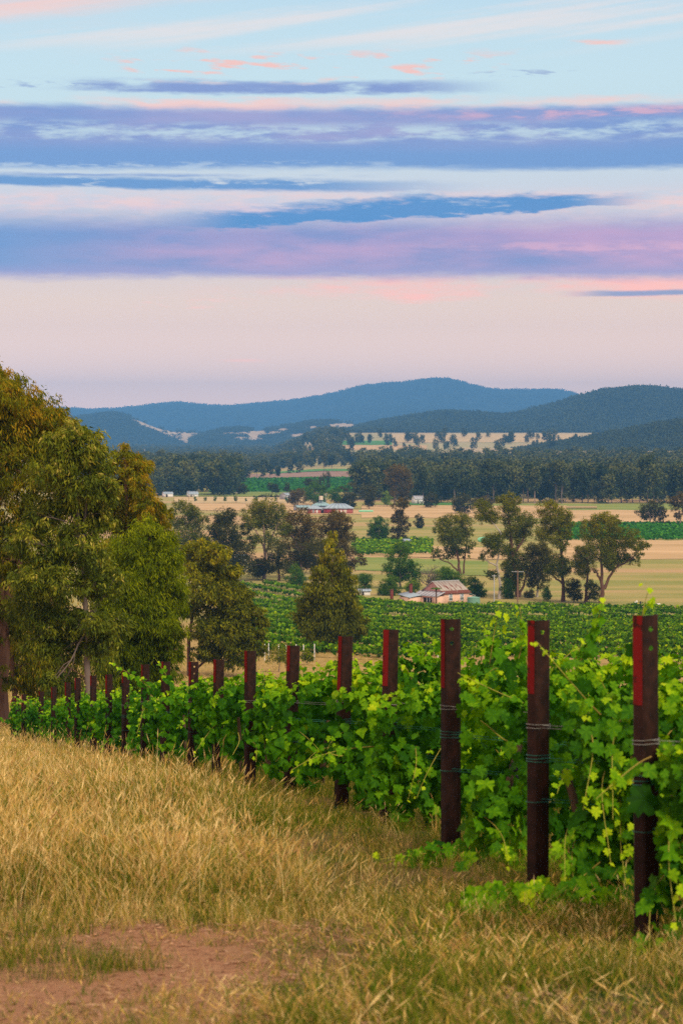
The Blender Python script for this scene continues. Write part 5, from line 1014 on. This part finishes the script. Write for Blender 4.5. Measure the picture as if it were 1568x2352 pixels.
    def shoot(p0, d, Ls, curl, sz=.09):
        m = 9; t = np.linspace(0, 1, m); side = np.cross(d, (0, 0, 1.0)); side = side / max(1e-6, np.linalg.norm(side))
        pts = np.array(p0)[None] + np.array(d)[None] * (t * Ls)[:, None] + np.array([0, 0, -1.0])[None] * (curl * Ls * t ** 2)[:, None] + side[None] * (np.sin(t * 5 + rg.uniform(0, 6)) * .05 * Ls)[:, None]
        so = Geo() if q < 7 else sg
        so.tube(pts, np.linspace(.0045, .0018, m), 4, np.linspace(.3, 1, m - 1)[:, None].repeat(4, 1).ravel(), cap=False)
        if q < 7: so.obj('shoot', M['cane'], row)
        kk = int(Ls / .05) + 3
        for j in range(kk):
            f = j / (kk - 1); b = np.array([np.interp(f, t, pts[:, c]) for c in range(3)]); o = rg.normal(size=3) * .05 * (1 - .6 * f)
            sp.append(b + o); sz_ = sz * (1.15 - .8 * f) * rg.uniform(.8, 1.2); nn = norm(np.array([rg.normal() * .6, -.7 + rg.normal() * .5, .6])); ddn = np.array([rg.normal() * .6, -.2, -1.0])
            sf.append(leaf_frames(b[None], ddn[None], nn[None], np.array([sz_]))[0]); sv.append(min(.99, max(.1, .36 + .56 * f ** 1.3 + rg.normal() * .10)))
        return pts
    for s0 in np.arange(.15, min(L, 12), .24 if q < 8 else .4):
        if rg.random() < .75:
            s1 = s0 + rg.uniform(-.15, .15); tz = st + (top - st) * min(1, (s1 + over_) / .7); zg = float(hz(X + s1, Y)) - gz
            d = norm(np.array([rg.normal() * .5, -.3 + rg.normal() * .4, 1.0])); shoot((s1, rg.normal() * .12, tz - .08 + zg), d, rg.uniform(.18, .48), rg.uniform(.1, .7))
    for s0 in np.arange(.05, min(L, 8), .45):                       # trailing shoots on the camera side
        if rg.random() < .7: shoot((s0, -.30 + rg.normal() * .05, rg.uniform(.45, 1.15)), norm(np.array([rg.normal() * .6 - .3, -.75, rg.uniform(-.2, .35)])), rg.uniform(.25, .55), rg.uniform(.5, 1.1), .105)
    for f in EXTRA.get(q, []): shoot(*f)
    # leaves nearest to the eye are parts of their own, the rest one part
    key = -(p[:, 1]) + .6 * up + rg.random(n) * .35 + (s < L - 1.5) * .2; want = 300 if q < 10 else 150
    sp, sf, sv = np.array(sp), np.array(sf), np.array(sv); ns = min(len(sp), want // 2)
    pick = rg.permutation(len(sp))[:ns]; rest_s = np.setdiff1d(np.arange(len(sp)), pick); order = np.argsort(-key); big = order[:want - ns]; rest = order[want - ns:]
    simple = 1 if q >= 9 else 0
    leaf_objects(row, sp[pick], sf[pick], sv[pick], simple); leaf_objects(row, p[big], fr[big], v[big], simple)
    tv, tf = LTS if q >= 4 else LT; g = Geo()
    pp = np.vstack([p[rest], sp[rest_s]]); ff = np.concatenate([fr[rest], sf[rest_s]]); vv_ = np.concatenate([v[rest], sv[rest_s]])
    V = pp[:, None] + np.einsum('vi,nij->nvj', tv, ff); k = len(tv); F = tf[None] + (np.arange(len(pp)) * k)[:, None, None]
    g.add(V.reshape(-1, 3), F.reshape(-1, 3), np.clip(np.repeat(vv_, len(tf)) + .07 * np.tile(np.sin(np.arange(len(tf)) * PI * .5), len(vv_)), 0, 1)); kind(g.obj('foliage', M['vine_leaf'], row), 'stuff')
    if sg.v: kind(sg.obj('shoot_tangle', M['cane'], row), 'stuff')
    for j, s0 in enumerate(np.arange(.35, min(L, 9), 1.6)):         # old wood
        zg = float(hz(X + s0, Y)) - gz; g = Geo(); g.tube(curve((s0, 0, zg - .15), (s0 + rg.normal() * .08, rg.normal() * .04, zg + .85), rg, .05, 7), np.linspace(.035, .022, 7) * (1 + .2 * rg.random(7)), 6); g.obj('vine_trunk', M['vine_wood'], row, smooth=True)
    for j in range(4 if q < 8 else 2):                              # ripening canes that show among the leaves
        s0 = rg.uniform(.1, min(L, 3)); z0 = rg.uniform(.5, 1.1); g = Geo(); g.tube(curve((s0, -.35, z0), (s0 + rg.uniform(-.35, .35), -.45, z0 + rg.uniform(-.45, .45)), rg, .12, 7), np.linspace(.006, .004, 7), 5, .75); g.obj('cane', M['cane'], row)
    if q < 6:
        for zf, mt in ((.62, 'wire_grey'), (.505, 'wire_green'), (.36, 'wire_green')):
            x1 = min(L, 7); a = np.array([0, 0, h * zf]); b = np.array([x1, ROWD[1] * x1, h * zf + float(hz(X + x1, Y)) - gz]); t = np.linspace(0, 1, 12)[:, None]; w = a + (b - a) * t - np.array([0, 0, 1.0]) * np.sin(t * PI) * .03
            g = Geo(); g.tube(w, .0022, 4); g.tube(w[:4] + np.array([0, -.01, .02]), .002, 4); g.obj('wire', M[mt], row)
        for j in range(3):
            s0 = rg.uniform(.3, min(L, 2.5)); c = np.array([s0, -.22, rg.uniform(.55, .8)]); g = Geo()
            for _ in range(26):
                o = rg.normal(size=3) * (.022, .022, .045); r_ = .011; an = np.arange(6) * PI / 3; t = c + o
                g.tube([t + (0, 0, -r_), t + (0, 0, -r_ * .5), t + (0, 0, r_ * .5), t + (0, 0, r_)], [.001, r_ * .87, r_ * .87, .001], 6, cap=False)
            g.obj('grape_cluster', M['grape'], row, smooth=True)
EXTRA = {  # the long wayward shoots the eye catches: start, direction, length, curl, leaf size (row space)
 1: [((.25, -.1, 1.55), (.25, -.2, 1.0), .55, .25, .11), ((.62, -.1, 1.6), (.1, -.1, 1.0), .5, .1, .1), ((.35, -.35, 1.25), (-.75, -.1, .75), .55, -.1, .08), ((.2, -.4, .55), (-.1, -.5, -.5), .6, .4, .13), ((.3, -.45, .35), (-.4, -.8, -.25), .7, .2, .13), ((.5, -.4, .3), (-.1, -.9, -.2), .6, .3, .12)] + [((.22 + .07 * j, -.32 - .03 * (j % 3), .62 + .11 * ((j * 5) % 7)), (-.25 + .12 * (j % 4), -.55, .25 - .1 * (j % 5)), .55, .9 + .1 * (j % 3), .125) for j in range(12)] + [((-.25 + .2 * j, -.55, .10), (-.9 + .3 * j, -.5, .1), .5, .1, .11) for j in range(4)],
 2: [((-.1, -.5, .12), (-.9, -.4, .05), .5, .1, .11), ((.9, -.5, .25), (.2, -.8, -.1), .8, .15, .12), ((.62, -.3, 1.15), (-.95, -.1, .38), .62, -.05, .095), ((.28, -.05, 1.45), (.15, 0, 1.0), .5, .1, .12), ((.5, -.1, 1.5), (.05, -.1, 1.0), .45, .1, .11), ((.2, -.4, .4), (.3, -.9, -.2), .6, .3, .12)],
 3: [((-.1, -.25, .75), (-.9, -.4, .05), .85, .25, .12), ((.5, -.3, .9), (.4, -.6, .2), .6, .6, .12), ((.25, -.3, .75), (-.2, -.8, 0), .5, .8, .12)],
 0: [((.12, -.2, .95), (.1, -.6, .5), .3, .6, .12), ((-.02, -.2, 1.1), (-.9, -.3, -.3), .35, .3, .12), ((.05, -.25, .9), (0, -.7, -.3), .5, .9, .13), ((.12, -.3, .7), (.1, -.6, -.3), .5, .9, .13), ((.05, -.25, .5), (-.3, -.6, -.3), .6, .5, .13)],
 9: [((-.15, -.2, 1.25), (-.75, -.2, .62), .95, .12, .12), ((.1, -.2, 1.4), (-.5, -.1, .9), .5, .1, .12), ((-.2, -.3, 1.1), (-.3, -.5, .3), .5, .8, .13)],
 10: [((.1, -.2, 1.3), (-.4, -.1, .9), .45, .2, .12)], 17: [((-.1, -.2, 1.25), (-.85, -.1, .45), .8, .1, .13)], 20: [((-.1, -.2, .7), (-.95, -.2, .35), .9, .1, .14)],
}
for q in range(len(POSTS)): grape_row(q)

# ------------------------------------------------------------------ grass
M['grass_blade'] = leaf_material('grass_blade', [(0, (.035, .085, .006)), (.28, (.10, .17, .010)), (.46, (.24, .26, .022)), (.58, (.54, .39, .075)), (.68, (.46, .26, .12)), (.80, (.74, .51, .14)), (1, (.88, .70, .33))], .3, .8, .05, .5)
def tuft(seed, nb, hgt, spread, dry, heads, lean=.25):
    rg = np.random.default_rng(seed); g = Geo()
    for b_ in range(nb):
        a = rg.uniform(0, 2 * PI); r = spread * math.sqrt(rg.random()); p0 = np.array([math.cos(a) * r, math.sin(a) * r, -.03]); H = hgt * rg.uniform(.45, 1.1)
        le = np.array([rg.normal() * lean + .10, rg.normal() * lean, 0]) * H; t = np.linspace(0, 1, 4)[:, None]
        p = p0 + np.array([0, 0, 1.0]) * H * t * (1 - .12 * t) + le * t ** 1.8
        wa = rg.uniform(0, PI); s = np.array([math.cos(wa), math.sin(wa), 0]); w = rg.uniform(.0014, .0030) * np.array([1, .9, .65, .15])[:, None]
        v = np.clip(rg.normal() * .17 + (dry if rg.random() < .65 else dry - .4), 0, 1); L_, R_ = p - s * w, p + s * w
        for j in range(3): g.quads([L_[j], R_[j], R_[j + 1], L_[j + 1]], v)
        if rg.random() < heads:                                     # seed head
            d = norm(p[3] - p[2]); L = rg.uniform(.045, .10); W_ = rg.uniform(.0022, .0048); v2 = np.clip(dry + .12 + rg.normal() * .2, 0, 1)
            for s2 in (s, np.cross(d, s)):
                m = p[3] + d * L * .4; g.quads([p[3] - d * .01, m + s2 * W_, p[3] + d * L, m - s2 * W_], v2)
    return g.mesh('grass_tuft', M['grass_blade'])
seed_col = bpy.data.collections.new('seed_sources'); dry_col = bpy.data.collections.new('dry_sources'); green_col = bpy.data.collections.new('green_sources'); short_col = bpy.data.collections.new('short_sources')
for q in range(4):
    dry_col.objects.link(bpy.data.objects.new(f'dry_tuft_{q}', tuft(700 + q, 26, (.36, .42, .47, .38)[q], .18, (.70, .78, .66, .82)[q], (.35, .5, .6, .25)[q], .3)))
    seed_col.objects.link(bpy.data.objects.new(f'seed_tuft_{q}', tuft(760 + q, 9, .60, .2, (.66, .72, .84, .9)[q], 1.0, .22)))
    green_col.objects.link(bpy.data.objects.new(f'green_tuft_{q}', tuft(720 + q, 30, .34, .17, (.30, .38, .24, .44)[q], .2, .32)))
    short_col.objects.link(bpy.data.objects.new(f'short_tuft_{q}', tuft(740 + q, 20, .11, .14, (.62, .40, .72, .34)[q], .10, .6)))
rng = np.random.default_rng(99)
def xpost(y): return np.interp(y, [p[1] for p in post_world], [p[0] for p in post_world])
def put_grass(name, X, Y, size, coll, label, sq=None):
    n = len(X); s = size * rng.uniform(.65, 1.25, n); rot = np.stack([rng.normal(size=n) * .08, rng.normal(size=n) * .08, rng.uniform(0, 6.28, n)], -1)
    scatter(name, np.stack([X, Y, hz(X, Y)], -1), rot, np.stack([s, s, s if sq is None else s * sq], -1), rng.integers(0, 4, n), coll, label)
def sample(n, y0, y1, pw=1.0):
    Y = y0 + (y1 - y0) * rng.random(n) ** pw; xl = -(CX + 60) * Y / FPX - .6; return xl, Y
n = 15000; xl, Y = sample(n, 14.2, 96, 1.55); X = xl + (xpost(Y) + .5 - xl) * rng.random(n)
patch = noise2(X, Y, 21, 1.6); patch2 = noise2(X, Y * .6, 23, .45); dist = xpost(Y) - X
greenp = np.clip(1.18 - dist * .29 + .14 * (Y < 24) + patch * .6 + patch2 * .25, .10, .95); isg = rng.random(n) < greenp
edge = 15.05 + .35 * noise2(X * 1.4, Y * 0, 33, .9) - .5 * np.clip(X + .1, 0, 1.0); keep = (Y > edge) & (rng.random(n) < .62 + .6 * patch2)
hs = (1 + .38 * patch2 + .2 * patch) * (.45 + .45 * np.clip((dist - .15) / 1.5, 0, 1) + .22 * np.clip((18 - Y) / 4, 0, 1) * (dist > .9)) * (1 - .25 * np.clip((15.8 - Y) / 1.0, 0, 1)) * (1 - .4 * np.clip((Y - 42) / 30, 0, 1))
k = keep & ~isg; put_grass('dry_grass', X[k], Y[k], hs[k], dry_col, 'tall golden dry grass with seed heads')
k = keep & isg; put_grass('green_grass', X[k], Y[k], (hs * .95)[k], green_col, 'greener grass along the foot of the vines')
k = keep & (dist > 1.5) & (rng.random(n) < .30 + .2 * (patch > 0)); put_grass('seeding_grass', X[k] + .1, Y[k] + .1, (.62 + .4 * hs * .8)[k], seed_col, 'thin tawny seed stalks above the dry grass')
n2_ = 210; Xe = rng.uniform(-2.8, .8, n2_); Ye = 14.95 + .35 * noise2(Xe * 1.4, Xe * 0, 33, .9) - rng.random(n2_) ** 2 * 1.1; put_grass('dry_grass', Xe, Ye, (.22 + .35 * rng.random(n2_)), dry_col, 'dry tufts straggling onto the dirt track')
# short grass: front verge, between the vines and on the track
n = 5200; Y = 8.5 + rng.random(n) * 8; X = rng.uniform(-1, 1, n) * (CX + 120) * Y / FPX; patch = noise2(X, Y, 27, .5); side = np.clip((X + .62 + .5 * noise2(X, Y, 31, .9)) / .9, 0, 1)
cover = np.where(Y < 14.9, (.08 + .22 * (patch > .1)) + side * (.36 + .35 * patch), .55); k = (rng.random(n) < cover) & ((Y < 15.4) | (X > xpost(Y) - .8))
put_grass('short_grass', X[k], Y[k], (.75 + .5 * side * (1 + .4 * patch))[k], short_col, 'short trampled dry grass beside the dirt track')
n = 2600; Y = 9 + rng.random(n) * 6.0; X = rng.uniform(-2.4, 2.6, n); k = (noise2(X, Y, 28, .5) > np.where(X > .2, -.15, .40)); put_grass('green_grass', X[k], Y[k], .40 + .3 * rng.random(k.sum()), green_col, 'low green grass before the nearest posts')
n = 750; Y = 9 + rng.random(n) * 6.0; X = rng.uniform(-2.6, 2.6, n); k = (noise2(X, Y, 29, .5) > .12) & (rng.random(n) < np.where(X < -.1, .12, .8)); put_grass('dry_grass', X[k], Y[k], .38 + .25 * rng.random(k.sum()), dry_col, 'short dry grass stalks on the verge')
n = 5000; Y = 14 + rng.random(n) ** 1.4 * 34; X = xpost(Y) + .3 + rng.random(n) * 7; k = X < (CX + 150) * Y / FPX; put_grass('green_grass', X[k], Y[k], .75, green_col, 'grass growing between the vine rows')
n = 9000; Y = rng.uniform(96, 330, n); X = (rng.uniform(-60, 1060, n) - CX) * Y / FPX; put_grass('dry_grass', X, Y, 1.9, dry_col, 'pale dry grass on the slope beyond the vines', .55)
# litter on the track: bark scraps, stones, dandelion clocks
M['litter'] = material('litter', lambda T: T.mix(attr(T), (.14, .06, .035), (.50, .33, .20)), .9, .05)
g = Geo(); n = 4200; Y = 9.2 + rng.random(n) * 5.9; X = rng.uniform(-2.6, 1.8, n)
for q in range(n):
    L = .008 + .055 * rng.random() ** 2; w = rng.uniform(.0012, .0035); a = rng.uniform(0, PI); d = np.array([math.cos(a), math.sin(a), rng.normal() * .15]); s = np.array([-d[1], d[0], 0]); c = np.array([X[q], Y[q], float(hz(X[q], Y[q])) + .012])
    g.quads([c - d * L, c + s * w, c + d * L, c - s * w + (0, 0, .006)], rng.random())
kind(g.obj('leaf_litter', M['litter']), 'stuff')['label'] = 'dry leaves and bark scraps on the dirt'
M['clod'] = material('clod', lambda T: T.mix(attr(T), (.32, .16, .085), (.50, .30, .17)), .95, .05)
g = Geo(); n = 1700; Y = 9.2 + rng.random(n) * 5.6; X = rng.uniform(-2.6, 1.2, n); ico = norm(np.array([(0, 0, 1), (.9, 0, .35), (.28, .85, .35), (-.72, .53, .35), (-.72, -.53, .35), (.28, -.85, .35)])); icf = [(0, 1, 2), (0, 2, 3), (0, 3, 4), (0, 4, 5), (0, 5, 1)]
for q in range(n):
    r_ = .003 + .013 * rng.random() ** 3; g.add(ico * r_ * rng.uniform(.6, 1.4, (6, 1)) * (1.3, 1.1, .8) + (X[q], Y[q], float(hz(X[q], Y[q])) - r_ * .2), icf, rng.random(5) * .3 + rng.random() * .7)
kind(g.obj('dirt_clods', M['clod']), 'stuff')['label'] = 'small clods and stones on the bare dirt'
# saplings in the dry gap behind the vines
for x, Y, s, lab in ((640, 262, 1.0, 'thin grey-green sapling in the dry grass before the pale stakes'), (655, 275, .7, 'smaller weedy sapling right of the grey-green sapling'), (705, 283, .6, 'low yellow-green weed clump beside the cone-shaped gum')):
    r = thing('sapling', lab, 'sapling', on_ground(x, Y)); rg = np.random.default_rng(int(x)); g = Geo()
    leaf_cards(g, rg, [(0, 0, 2.2 * s, .9 * s, .9 * s, .9 * s), (.5 * s, 0, 1.5 * s, .8 * s, .8 * s, .7 * s), (-.6 * s, .2, 1.6 * s, .7 * s, .7 * s, .6 * s)], 900, .26, .09, .4, 10, .22, .3); g.obj('crown', M['gum_leaf_grey' if s == 1 else 'gum_leaf_green'], r)
    g = Geo(); g.tube([(0, 0, -.1), (.1, 0, 1.0 * s), (0, 0, 2.4 * s)], [.06, .04, .015], 5); g.obj('trunk', M['bark_grey'], r)

# ------------------------------------------------------------------ the air of the valley
mh = bpy.data.materials.new('haze'); mh.use_nodes = True; T = NT(mh.node_tree); T.n.clear()
pv = T.node('ShaderNodeVolumePrincipled'); pv.inputs['Density Attribute'].default_value = ''; mh.cycles.homogeneous_volume = True; pv.inputs['Color'].default_value = (.16, .49, 1.0, 1); pv.inputs['Density'].default_value = 7.6e-5; pv.inputs['Anisotropy'].default_value = -.35
om = T.node('ShaderNodeOutputMaterial'); T.l.new(pv.outputs[0], om.inputs['Volume'])
g = Geo(); g.box((-16000, -400, -60), (16000, 20500, 445)); hzb = kind(g.obj('haze', mh), 'stuff'); hzb['label'] = 'thin blue air over the valley'
